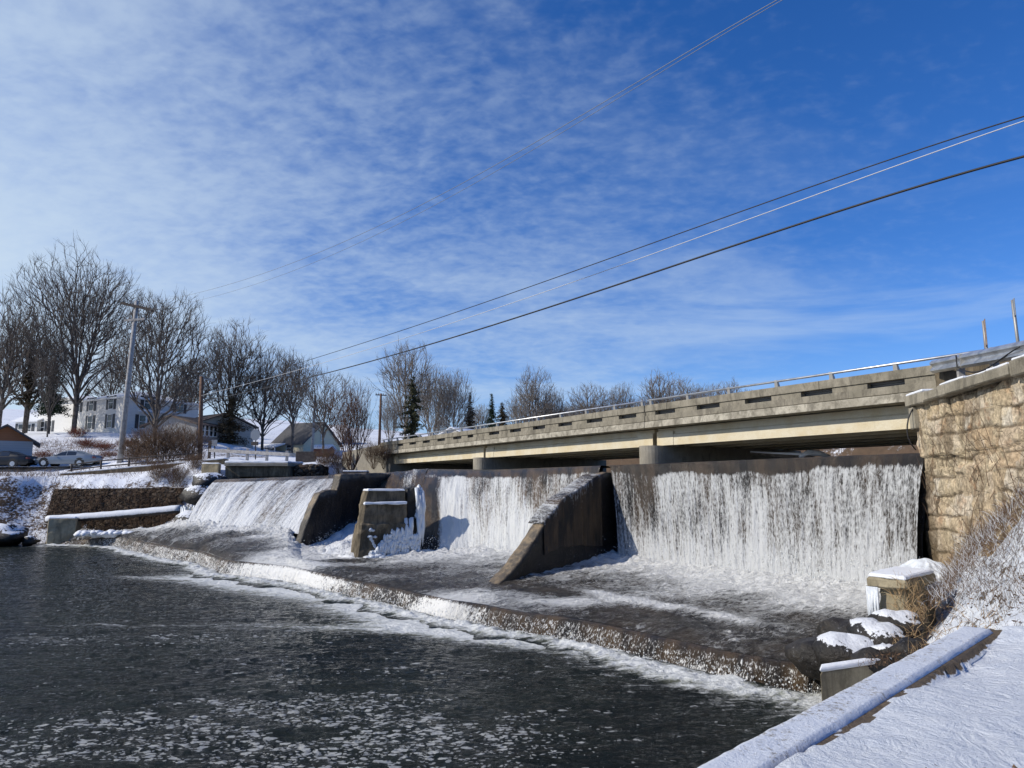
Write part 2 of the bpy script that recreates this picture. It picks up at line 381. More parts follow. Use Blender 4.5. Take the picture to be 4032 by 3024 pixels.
mat('galvanised', (.55, .56, .57), .38, .75, fn=simple_noise((.42, .43, .44), (.60, .61, .62), 3, 4, .15, .01))
mat('grey_metal', (.34, .33, .31), .5, .4)
mat('cable_black', (.012, .012, .014), .6)
mat('cable_grey', (.20, .21, .22), .5)
mat('cable_white', (.55, .56, .58), .5)
mat('pole_wood_grey', rough=.9, fn=simple_noise((.26, .25, .24), (.40, .385, .37), 5, 5, .3, .01))
mat('pole_wood_brown', rough=.9, fn=simple_noise((.10, .055, .035), (.17, .10, .065), 5, 5, .3, .01))
mat('dark_wood', rough=.9, fn=simple_noise((.045, .035, .03), (.085, .07, .06), 5, 5, .3, .01))
def siding(c, c2):
    def fn(nt, b, P, g):
        sep = nd(nt, 'ShaderNodeSeparateXYZ'); setin(sep, 0, P)
        w = math_(nt, 'FRACT', math_(nt, 'MULTIPLY', sep.outputs[2], 5.0))
        cc = mixc(nt, noise(nt, P, 1.2, 4), c, c2); cc = mixc(nt, rng(nt, w, .86, 1.0), cc, tuple(x*.55 for x in c2))
        setin(b, 'Base Color', cc); bump(nt, b, w, .4, .02)
    return fn
mat('siding_white', rough=.7, fn=siding((.78, .77, .74), (.68, .67, .64)))
mat('siding_grey', rough=.7, fn=siding((.30, .30, .31), (.25, .25, .26)))
mat('siding_cream', rough=.7, fn=siding((.68, .62, .44), (.60, .54, .38)))
mat('siding_pale', rough=.7, fn=siding((.52, .50, .46), (.46, .44, .40)))
mat('siding_brown', rough=.8, fn=siding((.33, .14, .065), (.26, .11, .05)))
mat('siding_garage', rough=.8, fn=siding((.42, .43, .45), (.37, .38, .40)))
mat('siding_red', rough=.8, fn=siding((.20, .06, .045), (.16, .05, .04)))
mat('roof_dark', rough=.9, fn=simple_noise((.06, .06, .065), (.10, .10, .105), 6, 4, .4, .02))
mat('roof_brown', rough=.9, fn=simple_noise((.10, .075, .06), (.16, .12, .10), 6, 4, .4, .02))
mat('trim_white', (.75, .75, .73), .6)
mat('shutter', (.035, .04, .05), .6)
mat('window_glass', (.015, .02, .028), .08, 0, .8)
mat('car_paint', (.20, .23, .26), .3, .4)
mat('car_dark', (.012, .013, .016), .3, .2)
mat('rubber', (.02, .02, .02), .8)
mat('rim', (.5, .5, .52), .3, .8)
mat('tail_lamp', (.12, .02, .02), .3)
mat('sign_back', (.30, .31, .32), .45, .6)
mat('sign_board', rough=.7, fn=simple_noise((.30, .25, .20), (.16, .08, .06), 7, 4, .2, .01))
mat('black_paint', (.02, .02, .022), .5)
def ice(nt, b, P, g):
    n = noise(nt, mapping(nt, P, (2, 2, .7)), 3, 5, .6); setin(b, 'Base Color', mixc(nt, n, (.50, .54, .58), (.78, .80, .81)))
    setin(b, 'Roughness', .25); bump(nt, b, noise(nt, mapping(nt, P, (3, 3, .8)), 4, 5, .65), .6, .05)
mat('ice', spec=.5, fn=ice)

# ---- water
def river(nt, b, P, g):
    f = attr(nt, 'foam')
    lace = attr(nt, 'lace')
    w1 = mapping(nt, P, (1.0, 1.7, 1), (0, 0, R(-12)))
    st = noise(nt, mapping(nt, P, (.55, 1.9, 1), (0, 0, R(-14))), 1.7, 9, .72, 1.4)
    fine = noise(nt, P, 6.5, 6, .72, .9)
    v = math_(nt, 'ADD', math_(nt, 'MULTIPLY', st, .62), math_(nt, 'MULTIPLY', fine, .38))
    m = rng(nt, math_(nt, 'ADD', v, math_(nt, 'MULTIPLY', f, .35)), .59, .79)
    # froth: flakes of scum, denser along drifting filaments
    dn = math_(nt, 'ADD', lace, math_(nt, 'MULTIPLY', math_(nt, 'SUBTRACT', noise(nt, mapping(nt, P, (1, 2, 1)), 2.2, 7, .72, 1.2), .5), 1.3))
    dn = rng(nt, dn, .13, .80, 0, .92, False)
    wv_ = nd(nt, 'ShaderNodeVectorMath', operation='MULTIPLY_ADD'); setin(wv_, 0, noise(nt, P, 7, 3, .6, 0, 1)); setin(wv_, 1, (.16, .16, 0)); setin(wv_, 2, P)
    def flakes(sc, ax, r0):
        q = mapping(nt, wv_.outputs[0], (ax, 1, 0), (0, 0, R(-12)))
        n_ = nd(nt, 'ShaderNodeTexVoronoi', feature='F1'); setin(n_, 'Vector', q); setin(n_, 'Scale', sc); cs_ = nd(nt, 'ShaderNodeSeparateColor'); setin(cs_, 0, n_.outputs['Color'])
        on = math_(nt, 'LESS_THAN', cs_.outputs[0], dn); size = math_(nt, 'MULTIPLY', math_(nt, 'ADD', .45, cs_.outputs[1]), r0)
        return math_(nt, 'MULTIPLY', on, rng(nt, math_(nt, 'SUBTRACT', size, n_.outputs['Distance']), 0, .12))
    lm = math_(nt, 'MULTIPLY', math_(nt, 'MAXIMUM', flakes(8.5, .62, .42), math_(nt, 'MULTIPLY', flakes(17, .7, .42), .8)), .58)
    dots = math_(nt, 'MULTIPLY', rng(nt, noise(nt, P, 17, 2, .6), .725, .76), rng(nt, noise(nt, P, .5, 3), .45, .66, 0, .45))
    m2 = math_(nt, 'MAXIMUM', math_(nt, 'MAXIMUM', m, lm), dots)
    deep = mixc(nt, rng(nt, noise(nt, P, .25, 4), .35, .65), (.007, .010, .009), (.016, .020, .016))
    deep = mixc(nt, rng(nt, f, .25, .9), deep, (.16, .17, .11))
    setin(b, 'Base Color', mixc(nt, m2, deep, (.66, .67, .65))); setin(b, 'Roughness', math_(nt, 'ADD', .06, math_(nt, 'MULTIPLY', m2, .5)))
    setin(b, 'IOR', 1.33)
    h = math_(nt, 'ADD', noise(nt, w1, 1.7, 6, .60, .9), math_(nt, 'MULTIPLY', noise(nt, w1, 6, 5, .6, .6), .40))
    h = math_(nt, 'ADD', h, math_(nt, 'MULTIPLY', m2, .08))
    bump(nt, b, h, 1.0, .17)
mat('river_water', spec=.13, fn=river)
def apronw(nt, b, P, g):
    f = attr(nt, 'foam')
    uv = nd(nt, 'ShaderNodeUVMap'); uv.uv_map = 'flow'; U = uv.outputs[0]
    st = noise(nt, mapping(nt, P, (1.1, 2.6, 1), (0, 0, R(-8))), 2.0, 9, .72, 1.6)
    fine = noise(nt, mapping(nt, P, (1, 1.8, 1)), 8, 7, .8, .9)
    v = math_(nt, 'ADD', math_(nt, 'MULTIPLY', st, .50), math_(nt, 'MULTIPLY', fine, .50))
    m = rng(nt, math_(nt, 'ADD', v, math_(nt, 'MULTIPLY', math_(nt, 'SUBTRACT', f, .26), .42)), .475, .66)
    wp = nd(nt, 'ShaderNodeVectorMath', operation='MULTIPLY_ADD'); setin(wp, 0, noise(nt, P, 1.8, 4, .6, 0, 1)); setin(wp, 1, (.9, .6, 0)); setin(wp, 2, P)
    net = vor(nt, mapping(nt, wp.outputs[0], (1.0, 2.3, 0), (0, 0, R(-8))), 2.6, 'DISTANCE_TO_EDGE'); net2 = vor(nt, mapping(nt, wp.outputs[0], (1.0, 2.0, 0)), 6.5, 'DISTANCE_TO_EDGE')
    nn_ = math_(nt, 'MAXIMUM', rng(nt, net, .13, .01), math_(nt, 'MULTIPLY', rng(nt, net2, .12, .01), .7))
    nn_ = math_(nt, 'MULTIPLY', math_(nt, 'MULTIPLY', nn_, rng(nt, noise(nt, P, 4, 5, .7), .44, .60)), rng(nt, math_(nt, 'ADD', f, math_(nt, 'MULTIPLY', math_(nt, 'SUBTRACT', noise(nt, P, .9, 4), .5), 1.2)), .05, .5, .12, 1.0))
    m = math_(nt, 'MAXIMUM', m, nn_)
    deep = mixc(nt, rng(nt, noise(nt, P, .7, 5, .6), .35, .65), (.014, .012, .010), (.046, .034, .023))
    setin(b, 'Base Color', mixc(nt, m, deep, (.70, .70, .68))); setin(b, 'Roughness', math_(nt, 'ADD', .14, math_(nt, 'MULTIPLY', m, .5)))
    h = math_(nt, 'ADD', noise(nt, mapping(nt, P, (1, 2.2, 1), (0, 0, R(-8))), 3.0, 7, .65, 1.0), math_(nt, 'MULTIPLY', noise(nt, P, 14, 4, .65), .3))
    bump(nt, b, math_(nt, 'ADD', h, math_(nt, 'MULTIPLY', m, .25)), 1.0, .20)
mat('apron_water', spec=.4, fn=apronw)
def fallw(su=9.0, sv=.9, fine_s=16.0, dark=(.045, .036, .027), dark2=(.14, .10, .062), white=(.70, .71, .70), glint=0.0, wid=.12):
    def fn(nt, b, P, g):
        f = attr(nt, 'foam')
        uv = nd(nt, 'ShaderNodeUVMap'); uv.uv_map = 'flow'; U = uv.outputs[0]
        s1 = noise(nt, mapping(nt, U, (su, sv, 1)), 1.0, 6, .68, .35)
        s2 = noise(nt, mapping(nt, U, (fine_s, fine_s*.38, 1)), 1.0, 5, .75, .6)
        s3 = noise(nt, mapping(nt, U, (su*.22, sv*.35, 1)), 1.0, 4, .6)
        v = math_(nt, 'ADD', math_(nt, 'ADD', math_(nt, 'MULTIPLY', s1, .42), math_(nt, 'MULTIPLY', s2, .38)), math_(nt, 'MULTIPLY', s3, .20))
        vd = nd(nt, 'ShaderNodeVectorMath', operation='MULTIPLY_ADD'); setin(vd, 0, noise(nt, U, 3.0, 3, .6, 0, 1)); setin(vd, 1, (.12, .25, 0)); setin(vd, 2, U)
        gr = vor(nt, mapping(nt, vd.outputs[0], (fine_s*.95, fine_s*.36, 0)), 1.0, 'F1'); v = math_(nt, 'ADD', v, math_(nt, 'MULTIPLY', math_(nt, 'SUBTRACT', gr, .42), .11))
        m = rng(nt, math_(nt, 'ADD', v, math_(nt, 'MULTIPLY', math_(nt, 'SUBTRACT', f, .5), .42)), .5-wid*.8, .5+wid)
        dk = mixc(nt, rng(nt, noise(nt, mapping(nt, U, (1.1, .35, 1)), 1.0, 5, .6), .38, .62), dark, dark2)
        setin(b, 'Base Color', mixc(nt, m, dk, white)); setin(b, 'Roughness', math_(nt, 'ADD', .22, math_(nt, 'MULTIPLY', m, .4)))
        bump(nt, b, math_(nt, 'ADD', math_(nt, 'MULTIPLY', s1, 1.0), math_(nt, 'MULTIPLY', s2, .7)), .8, .10)
    return fn
mat('fall_right', spec=.5, fn=fallw(8.5, .75, 22, (.014, .012, .010), (.060, .043, .028), (.58, .59, .59), wid=.105))
mat('fall_mid', spec=.4, fn=fallw(7.0, .6, 19, (.018, .015, .012), (.10, .065, .035), (.64, .65, .64), wid=.11))
mat('fall_left', spec=.4, fn=fallw(5.0, .35, 13, (.05, .042, .033), (.20, .15, .10), (.66, .67, .67), wid=.12))
mat('fall_step', spec=.6, fn=fallw(14, 6.0, 34, (.020, .015, .010), (.085, .055, .028), (.85, .84, .80), wid=.045))  # narrow bright specks: foam plus sun glints painted into the colour
mat('foam', rough=.6, spec=.3, fn=simple_noise((.72, .73, .70), (.86, .87, .86), 5, 6, .9, .06, 11))

def snowrock(nt, b, P, g):
    wetrock(nt, b, P, g); old = [l.from_socket for l in b.inputs['Base Color'].links][0]
    sep = nd(nt, 'ShaderNodeSeparateXYZ'); setin(sep, 0, g.outputs['Normal'])
    up = rng(nt, math_(nt, 'ADD', sep.outputs[2], math_(nt, 'MULTIPLY', math_(nt, 'SUBTRACT', noise(nt, P, 5.5, 5, .65), .5), 1.5)), .66, .74)
    setin(b, 'Base Color', mixc(nt, up, old, (.74, .76, .79)))
mat('snowy_rock', fn=snowrock)

# ================================================================== THE PLACE
DV = Vector((-.519, .8548, 0)); NV = Vector((-.8548, -.519, 0))       # along the bridge (away) / downstream
POOL_Z = -4.0; CREST = .70
# dam crest from right end to left end
CREST_PTS = [Vector((10.55, 18.0, .80)), Vector((9.56, 19.52, .80)), Vector((3.8, 29.1, .78)), Vector((-.9, 36.9, .78)),
             at(430, 469.5, 42.0), at(388, 472.3, 44.5), at(330, 475.2, 46.5), at(217, 480.5, 46.0)]
CREST_PTS[-1].z = .36; CREST_PTS[-2].z = .62; CREST_PTS[-3].z = .74
# foot of the falls on the apron
def dam_pt(s, w, z): return Vector((9.56, 19.52, 0))+DV*s+NV*w+Vector((0, 0, z))
FOOT_R = [at(921, 592, 17.6), at(870, 589, 19.2), at(800, 580.5, 21.3), at(700, 568, 25.0), at(620, 558, 28.2)]
FOOT_M = [at(600, 556, 28.2), at(540, 553.5, 30.4), at(470, 551, 34.0), at(415, 553, 34.5), at(352, 552, 36.5)]
FOOT_C = [at(300, 551, 35.9)]
FOOT_L = [at(288, 532, 38.5), at(240, 530, 40.4), at(187, 524, 43.0)]
FOOT_X = [onz(150, 530, -2.95), onz(75, 536.5, -3.45)]
LIP = [onz(px, py, z) for px, py, z in [(832, 666, -3.45), (809, 659.5, -3.40), (727, 646, -3.40), (635, 626, -3.38), (574, 614, -3.36), (520, 607.5, -3.36), (482, 600.5, -3.36),
      (452, 597, -3.36), (397, 585, -3.34), (345, 575, -3.32), (305, 567, -3.30), (288, 564, -3.30), (231, 558, -3.27), (203, 549, -3.25), (178, 545.6, -3.22), (140, 538.5, -3.2), (116.6, 534.6, -3.2), (85, 538, -3.5), (52, 540.5, -3.7)]]
STEP = []
for i, (px, py) in enumerate([(826, 700), (805, 687), (727, 672), (635, 655), (574, 640), (520, 630), (482, 622), (452, 615), (397, 600), (345, 590), (312, 585), (285, 582), (231, 575), (203, 561), (178, 555), (140, 547), (116.6, 541.5), (85, 542), (52, 543.5)]):
    p = onz(px, py, POOL_Z+.02); l = LIP[i]
    dirv = Vector((-.70, -.71, 0)) if i < 16 else Vector((.1, -1, 0))
    adv = (p-l).dot(dirv)
    k = min(max(adv, .32), 1.3)
    STEP.append(Vector((l.x+dirv.x*k, l.y+dirv.y*k, POOL_Z+.02)))

# ------------------------------------------------------------------ big terrain (left bank, hills, far bank)
WPOLY = [(-70, -30), (-66, 40), (-47, 47.5), (-36.5, 49.4), (-34.5, 50.6), (-26, 49.8), (-22.2, 47.6), (-21.6, 48.6), (-17, 49.4), (-14.2, 51.0), (-11.6, 55.5), (-11.0, 66),
         (-14, 78), (-6, 84), (8, 78), (18, 66), (24, 56), (27, 45), (25, 32), (18, 22), (12, 18.6), (10.4, 17.6), (7.5, 14), (5.2, 8.6), (1, 4.3), (-4, -.7), (-30, -30)]
topctrl = [(at(a, b, c).x, c, at(a, b, c).z) for a, b, c in [
    (0, 470, 60), (-120, 470, 60), (30, 468, 61), (80, 468, 59.5), (60, 475, 54.8), (130, 468, 55.2), (190, 461.5, 54), (203, 460, 54.5), (120, 462, 58), (95, 467, 60), (97, 460, 64), (200, 460, 62),
    (150, 434, 95), (110, 433, 96), (70, 432, 92), (10, 442, 85), (-60, 440, 88), (222, 443, 90), (290, 457, 98), (250, 455, 85), (330, 465, 66), (365, 462, 68), (60, 452, 72), (150, 450, 76), (20, 455, 72),
    (210, 459, 64), (300, 463, 60), (345, 463, 58), (375, 466, 58), (0, 420, 140), (200, 428, 150), (400, 442, 150), (430, 448, 110), (520, 441, 160), (800, 430, 170), (900, 425, 150), (950, 440, 90), (700, 440, 130), (600, 446, 110),
    (620, 452, 92), (850, 441, 78), (900, 443, 60), (0, 400, 300), (500, 440, 300), (1000, 420, 300)]]
topctrl += [(22, 24, 2.6), (16, 20, 2.2), (40, 30, 3), (-36, 52.8, .6), (-44, 52, .6), (-60, 47, .4), (-30, 52.6, .25), (-24.5, 52, .35), (-90, 20, 0), (-13.5, 57, 1.6)]
topf = rbf(topctrl)
def axis(segs):
    r = []
    for a, b, s in segs: r += list(np.arange(a, b, s))
    return np.array(r)
gx = axis([(-420, -120, 12), (-120, -60, 2.2), (-60, -8, .38), (-8, 60, 1.6), (60, 400, 14)])
gy = axis([(0, 40, 3), (40, 66, .34), (66, 110, 1.1), (110, 200, 4), (200, 620, 16)])
GX, GY = np.meshgrid(gx, gy, indexing='ij')
dW = dist_poly(GX, GY, WPOLY+[WPOLY[0]]); ins = inside(GX, GY, WPOLY)
d = np.where(ins, -dW, dW)
TOP = topf(GX, GY)
far = sstep(150, 420, np.hypot(GX, GY)); TOP = TOP*(1-far)+far*(np.clip(TOP, 6, 22)+8*fbm(GX/90, GY/90, s=3))
TOP = TOP+.22*fbm(GX/3.1, GY/3.1, oct=4, s=5)+.10*fbm(GX/.9, GY/.9, oct=3, s=9)
bw = 3.4+1.2*fbm(GX/5, GY/5, s=21)
k = np.clip(d/bw, 0, 1)**.8
H = -4.7+(TOP+4.7)*k
H += (k > 0)*(k < 1)*(.55*fbm(GX/1.3, GY/1.3, oct=4, s=31))
H = np.where(d < -.5, -6.5, H)
BARE = .36+.25*fbm(GX/7, GY/7, s=41)+.25*((k > .02) & (k < .95))
slope_zone = sstep(60, 66, GY)*sstep(88, 80, GY)*sstep(-75, -50, GX)*sstep(-12, -24, GX)   # brushy hillside behind the car
BARE += .20*slope_zone+.1*sstep(100, 140, GY)+.55*sstep(2, 12, GX)*sstep(28, 34, GY)*sstep(170, 140, GY)+.25*sstep(-6, 2, GX)*sstep(60, 70, GY)*sstep(130, 105, GY)
BARE -= .35*sstep(62.3, 61, GY)*sstep(51.5, 53.5, GY)*sstep(-36, -40, GX)       # car park stays white
BARE -= .25*sstep(-28, -24, GX)*sstep(55, 60, GY)*sstep(95, 85, GY)
MSK = ~((GX > -12) & (GY < 21) | (GX > 3) & (GY < 17.5) | (d < -3))
o = grid_mesh('ground', np.stack([GX, GY, H], -1), M['snowy_ground'], None, True, {'bare': BARE}, mask=MSK)
tag(o, kind='structure')
def ground_z(x, y):
    X = np.array([x], float); Y = np.array([y], float)
    dd = dist_poly(X, Y, WPOLY+[WPOLY[0]]); dd = np.where(inside(X, Y, WPOLY), -dd, dd)
    T = topf(X, Y); kk = np.clip(dd/3.4, 0, 1)**.8
    return float((-4.7+(T+4.7)*kk)[0])

# ------------------------------------------------------------------ right bank with the snowy path
KA = Vector((1.02, 4.33, 0)); KD = Vector((.706, .708, 0)).normalized(); KR = Vector((KD.y, -KD.x, 0))   # kerb line and its land side
KW = .30
def kerb_side(x, y): return (x-KA.x)*KR.x+(y-KA.y)*KR.y
WALL0 = Vector((10.4, 18.15, 0)); WALL1 = Vector((8.9, 9.8, 0))
rctrl = [(-3, 0, -1.6), (1.6, 4.3, -1.6), (3, 5.6, -1.6), (5.6, 8.4, -1.6), (3.5, 3, -1.6), (8, 6, -1.58), (6.6, 8.6, -1.56), (0, 0, -1.6), (4, 0, -1.6), (10, 2, -1.5), (8.3, 8.3, -1.30), (7.6, 9.0, -1.35),
         (9.5, 13, .15), (9.2, 11.5, .35), (10, 16, -1.0), (10.25, 17.3, -2.6), (8.9, 9.8, .1), (8.2, 12.5, -1.2), (7.8, 15, -2.9), (7.6, 11, -1.65), (6.67, 13.8, -3.05), (8.6, 14.6, -2.1), (8.9, 16.2, -2.75),
         (6.9, 12.4, -2.55), (5.5, 9.2, -2.25), (5.9, 10.4, -2.5), (6.0, 11.8, -2.75), (6.7, 9.6, -1.75), (7.2, 14.2, -2.9), (12, 8, 0), (12, 14, 1)]
rf = rbf(rctrl)
bx = np.arange(-4.5, 11.4, .055); by = np.arange(-3, 19.2, .055)
BX, BY = np.meshgrid(bx, by, indexing='ij')
ks = kerb_side(BX, BY); kl = (BX-KA.x)*KD.x+(BY-KA.y)*KD.y
edge = [(4.3, 8.1), (4.8, 10.2), (5.3, 12.4), (5.85, 13.8), (7.1, 15.4), (8.3, 16.7), (10.2, 18.2)]
de = dist_poly(BX, BY, edge); ine = inside(BX, BY, [(4.3, 8.1), (4.8, 10.2), (5.3, 12.4), (5.85, 13.8), (7.1, 15.4), (8.3, 16.7), (10.2, 18.2), (10.2, 25), (-10, 25), (-10, 8.1)])
RH = rf(BX, BY)
walk = sstep(8.9, 8.3, BY)
RH -= .55*sstep(6.02, 6.5, kl)*sstep(-.05, -.45, ks)
rough_ = fbm(BX/1.3, BY/1.3, oct=3, s=51)
RH += np.where(walk > .5, .014*rough_+.022*fbm(BX*2.4, BY*2.4, oct=4, s=52)+.008*fbm(BX*9, BY*9, oct=2, s=57), .16*rough_+.09*fbm(BX*2.2, BY*2.2, oct=4, s=53))*1.0
cl_ = np.clip(de*(3.6+2.2*fbm(BX*1.7, BY*1.7, oct=3, s=58)), 0, 3.0); RH = np.where(ine, RH-cl_+.12*fbm(BX*3, BY*3, oct=3, s=59)*(cl_ > .1), RH)
gapw = .045+.12*fbm(kl*1.9, kl*0, oct=5, s=55, g=.65)
ingap = (ks < KW+gapw) & (kl < 6.2) & (ks > -.02)
RH = np.where(ingap, -1.645, RH+.02*walk)
BAREN = .34+.16*fbm(BX/1.2, BY/1.2, s=61)
BAREN += np.where(walk > .5, .42*sstep(.5, .66, .5+.5*fbm(BX/1.1+7, BY/1.1, oct=3, s=62))*sstep(KW+.6, KW+1.4, ks), .17)
BAREN = np.where(ingap, 1.0+.7*fbm(kl*4, ks*4, oct=4, s=64), BAREN)
BAREN += .18*sstep(.6, .0, de)*(kl > 6.4)
RM = (ks > -.02+KW*.6) | (kl > 6.05)
RM &= ~((BX > WALL0.x+.5) & (BY > 10)) & ~(ine & (RH < -4.45))
o = grid_mesh('snowy_path', np.stack([BX, BY, RH], -1), M['path_snow'], None, True, {'bare': BAREN}, mask=RM); tag(o, kind='structure')
def rbank_z(x, y):
    return float(rf(np.array([x], float), np.array([y], float))[0])

# river bed below everything near (so no void shows) 
bd = MB(); bd.add([(-300, -60, -7), (300, -60, -7), (300, 100, -7), (-300, 100, -7)], [(0, 1, 2, 3)])
tag(bd.build('river_bed', M['wet_rock']), kind='structure')

# kerb wall
kw = thing('kerb_wall', KA-Vector((0, 0, 3)), 'long low concrete kerb wall with a thin crust of snow between the snowy path and the dark river', 'wall')
a0 = KA-KD*9; a1 = KA+KD*5.95
mb = MB(); b4 = [a0, a1, a1+KR*KW, a0+KR*KW]
mb.hexa([p+Vector((0, 0, -6.2)) for p in b4], [p+Vector((0, 0, -1.64)) for p in b4]); mb.build('wall', M['old_concrete'], kw, bevel=.02)
c4 = [a1-KD*.02-KR*1.3, a1-KD*.02+KR*.0, a1+KD*.28, a1+KD*.28-KR*1.3]; mb = MB(); mb.hexa([p+Vector((0, 0, -6.2)) for p in c4], [c4[0]+Vector((0, 0, -2.75)), c4[1]+Vector((0, 0, -2.0)), c4[2]+Vector((0, 0, -2.0)), c4[3]+Vector((0, 0, -2.75))]); mb.build('return_wall', M['old_concrete'], kw, bevel=.02)
n1, n2 = 420, 12; Pk = np.zeros((n1, n2, 3))
for i in range(n1):
    for j in range(n2):
        p = a0+(a1-a0)*(i/(n1-1))+KR*(KW*(-.03+1.03*j/(n2-1))); Pk[i, j] = (p.x, p.y, -1.62)
ei = np.sin(np.linspace(0, math.pi, n2))[None, :]
Pk[:, :, 2] += .016*np.clip(ei*5, 0, 1)+.010*fbm(Pk[:, :, 0]*7, Pk[:, :, 1]*7, oct=5, s=71)
Pk[:, 0, 2] = -1.645; Pk[:, -1, 2] = -1.645; Pk[0, :, 2] = -1.645; Pk[-1, :, 2] = -1.645
grid_mesh('snow_cap', Pk, M['thin_snow'], kw)

# wing wall stub at the apron's end
ww = thing('wing_wall', (5.9, 12.6, -4), 'short brown concrete wing wall topped with a thick snow slab at the right end of the low step', 'wall')
q0 = onz(820, 673.0, -3.02); q1 = onz(880, 664, -3.02); dq = (q1-q0).normalized(); nq = Vector((dq.y, -dq.x, 0))
if nq.y > 0: nq = -nq
tb = Vector((.15, .26, 0))
b4 = [q0, q0+dq*2.6, q0+dq*2.6+tb, q0+tb]
mb = MB(); mb.hexa([Vector((p.x, p.y, -5.4)) for p in b4], [Vector((p.x, p.y, -3.02)) for p in b4]); mb.build('wall', M['block_concrete'], ww, bevel=.03)
b4 = [q0+nq*.02-dq*.03, q0+dq*2.6+nq*.02, q0+dq*2.6+tb, q0+tb-dq*.03]
mb = MB(); mb.hexa([Vector((p.x, p.y, -3.018)) for p in b4], [Vector((p.x, p.y, -2.93)) for p in b4]); mb.build('snow_cap', M['snow'], ww, True, bevel=.04)
mb = MB()
for i in range(9):
    p = q0-dq*(.05+random.random()*.10)-nq*(i*.05); z = -3.0
    mb.tube([p+Vector((0, 0, z)) , p+Vector((-.03, -.02, z-.5)), p+Vector((-.04, 0, z-.95))], [.045, .05, .03], 6)
o = mb.build('icicle', M['ice'], ww, True)

# ------------------------------------------------------------------ water: pool, apron, step, pond
def cluster(a, b, n, p=1.0): return a+(b-a)*np.linspace(0, 1, n)**p
# perspective-friendly grid of the pool
py_ = np.concatenate([cluster(3.0, 20, 330), cluster(20.06, 56, 330, 1.0)]); uu = np.linspace(-1.15, .62, 820)
PY, UU = np.meshgrid(py_, uu, indexing='ij'); PX = UU*PY
stepline = [(p.x, p.y) for p in STEP]
dS = dist_poly(PX, PY, stepline)
# point is 'behind' the step (under the apron)?
apoly = stepline+[(-36, 60), (20, 40), (12, 15)]
und = inside(PX, PY, apoly)
foam = .85*np.exp(-dS/.85)+.20*np.exp(-dS/2.6)
def blobs(X, Y, L):
    r = 0
    for cx, cy, ax, ay, ang, amp in L:
        ca, sa = math.cos(ang), math.sin(ang); u = (X-cx)*ca+(Y-cy)*sa; v = -(X-cx)*sa+(Y-cy)*ca
        r = r+amp*np.exp(-(u/ax)**2-(v/ay)**2)
    return r
def bl(px, py, ax, ay, ang, amp):
    p = onz(px, py, POOL_Z); return (p.x, p.y, ax, ay, ang, amp)
foam += blobs(PX, PY, [bl(250, 583, 3.2, 1.9, R(150), .70), bl(175, 578, 4.0, 1.0, R(175), .42), bl(300, 592, 3, 1.6, R(140), .5), bl(380, 612, 2.6, 1.3, R(140), .75), bl(440, 628, 1.9, 1.0, R(150), .70),
                       bl(345, 628, 2.8, .7, R(170), .35), bl(60, 640, 5, .5, R(182), .28), bl(160, 626, 5, .6, R(178), .30), bl(500, 640, 1.6, .7, R(150), .45), bl(650, 672, 1.8, .4, R(130), .25), bl(740, 690, 1.5, .35, R(130), .3)])
wq_ = fbm(PX*.25+3, PY*.6, oct=3, s=87)*2.2; rg_ = 1-np.abs(fbm(PX*.45+wq_, PY*1.5+wq_*.8, oct=5, s=88, g=.6))*3.2
lace = blobs(PX, PY, [bl(330, 730, 3.2, 1.5, R(170), 1.0), bl(180, 745, 2.8, 1.1, R(175), .9), bl(90, 762, 2.6, .8, R(178), .9), bl(430, 742, 1.2, .7, R(170), .8), bl(100, 640, 7, .7, R(182), .40), bl(300, 665, 4, .9, R(176), .25),
                      bl(300, 706, 3.4, .7, R(172), .5), bl(40, 600, 6, 1.2, R(180), .12)])
foam = np.clip(foam, 0, 1.25); lace = lace*(.25+.95*np.clip(rg_, -.3, 1))+.10*np.clip(rg_, 0, 1)
sc_ = np.clip(PY/14, .7, 3)
PZ = POOL_Z+.032*fbm(PX*1.1, PY*1.9, oct=4, s=81)+.10*np.exp(-dS/1.0)*fbm(PX*2.2, PY*2.2, oct=4, s=83)+.05*np.exp(-dS/.8)+.012*fbm(PX*5, PY*7, oct=2, s=85)
PZ = np.where(und & (dS > .4), POOL_Z-.6, PZ)
mk = (kerb_side(PX, PY) < .15) | (PY > 9)
o = grid_mesh('river_water', np.stack([PX, PY, PZ], -1), M['river_water'], None, True, {'foam': foam, 'lace': lace}, mask=mk); tag(o, kind='structure')

# apron
def resample(L, n): return poly_interp(L, n)[0]
FOOT = FOOT_R+FOOT_M+FOOT_C+FOOT_L+FOOT_X
nA, mA = 1150, 190
# matched parameter by hand-picked pairs so that the strip does not shear
FK = [FOOT_R[0]+Vector((.9, -.3, 0)), FOOT_R[1], FOOT_R[2], FOOT_R[3], FOOT_R[4], FOOT_M[1], FOOT_M[2], FOOT_M[3], FOOT_M[4], FOOT_C[0], FOOT_L[0], FOOT_L[1], FOOT_L[2], FOOT_X[0], FOOT_X[1]]
LK = [LIP[0]+Vector((.5, .5, 0)), LIP[1], LIP[2], LIP[3], LIP[4], LIP[6], LIP[7], LIP[8], LIP[9], LIP[10], LIP[11], LIP[12], LIP[14], LIP[16], LIP[18]]
FKa = np.array([list(p) for p in FK]); LKa = np.array([list(p) for p in LK]); mid = (FKa+LKa)/2
tk = np.r_[0, np.cumsum(np.linalg.norm(np.diff(mid, axis=0), axis=1))]; tt = np.linspace(0, tk[-1], nA)
def along(A): return np.stack([np.interp(tt, tk, A[:, i]) for i in range(3)], -1)
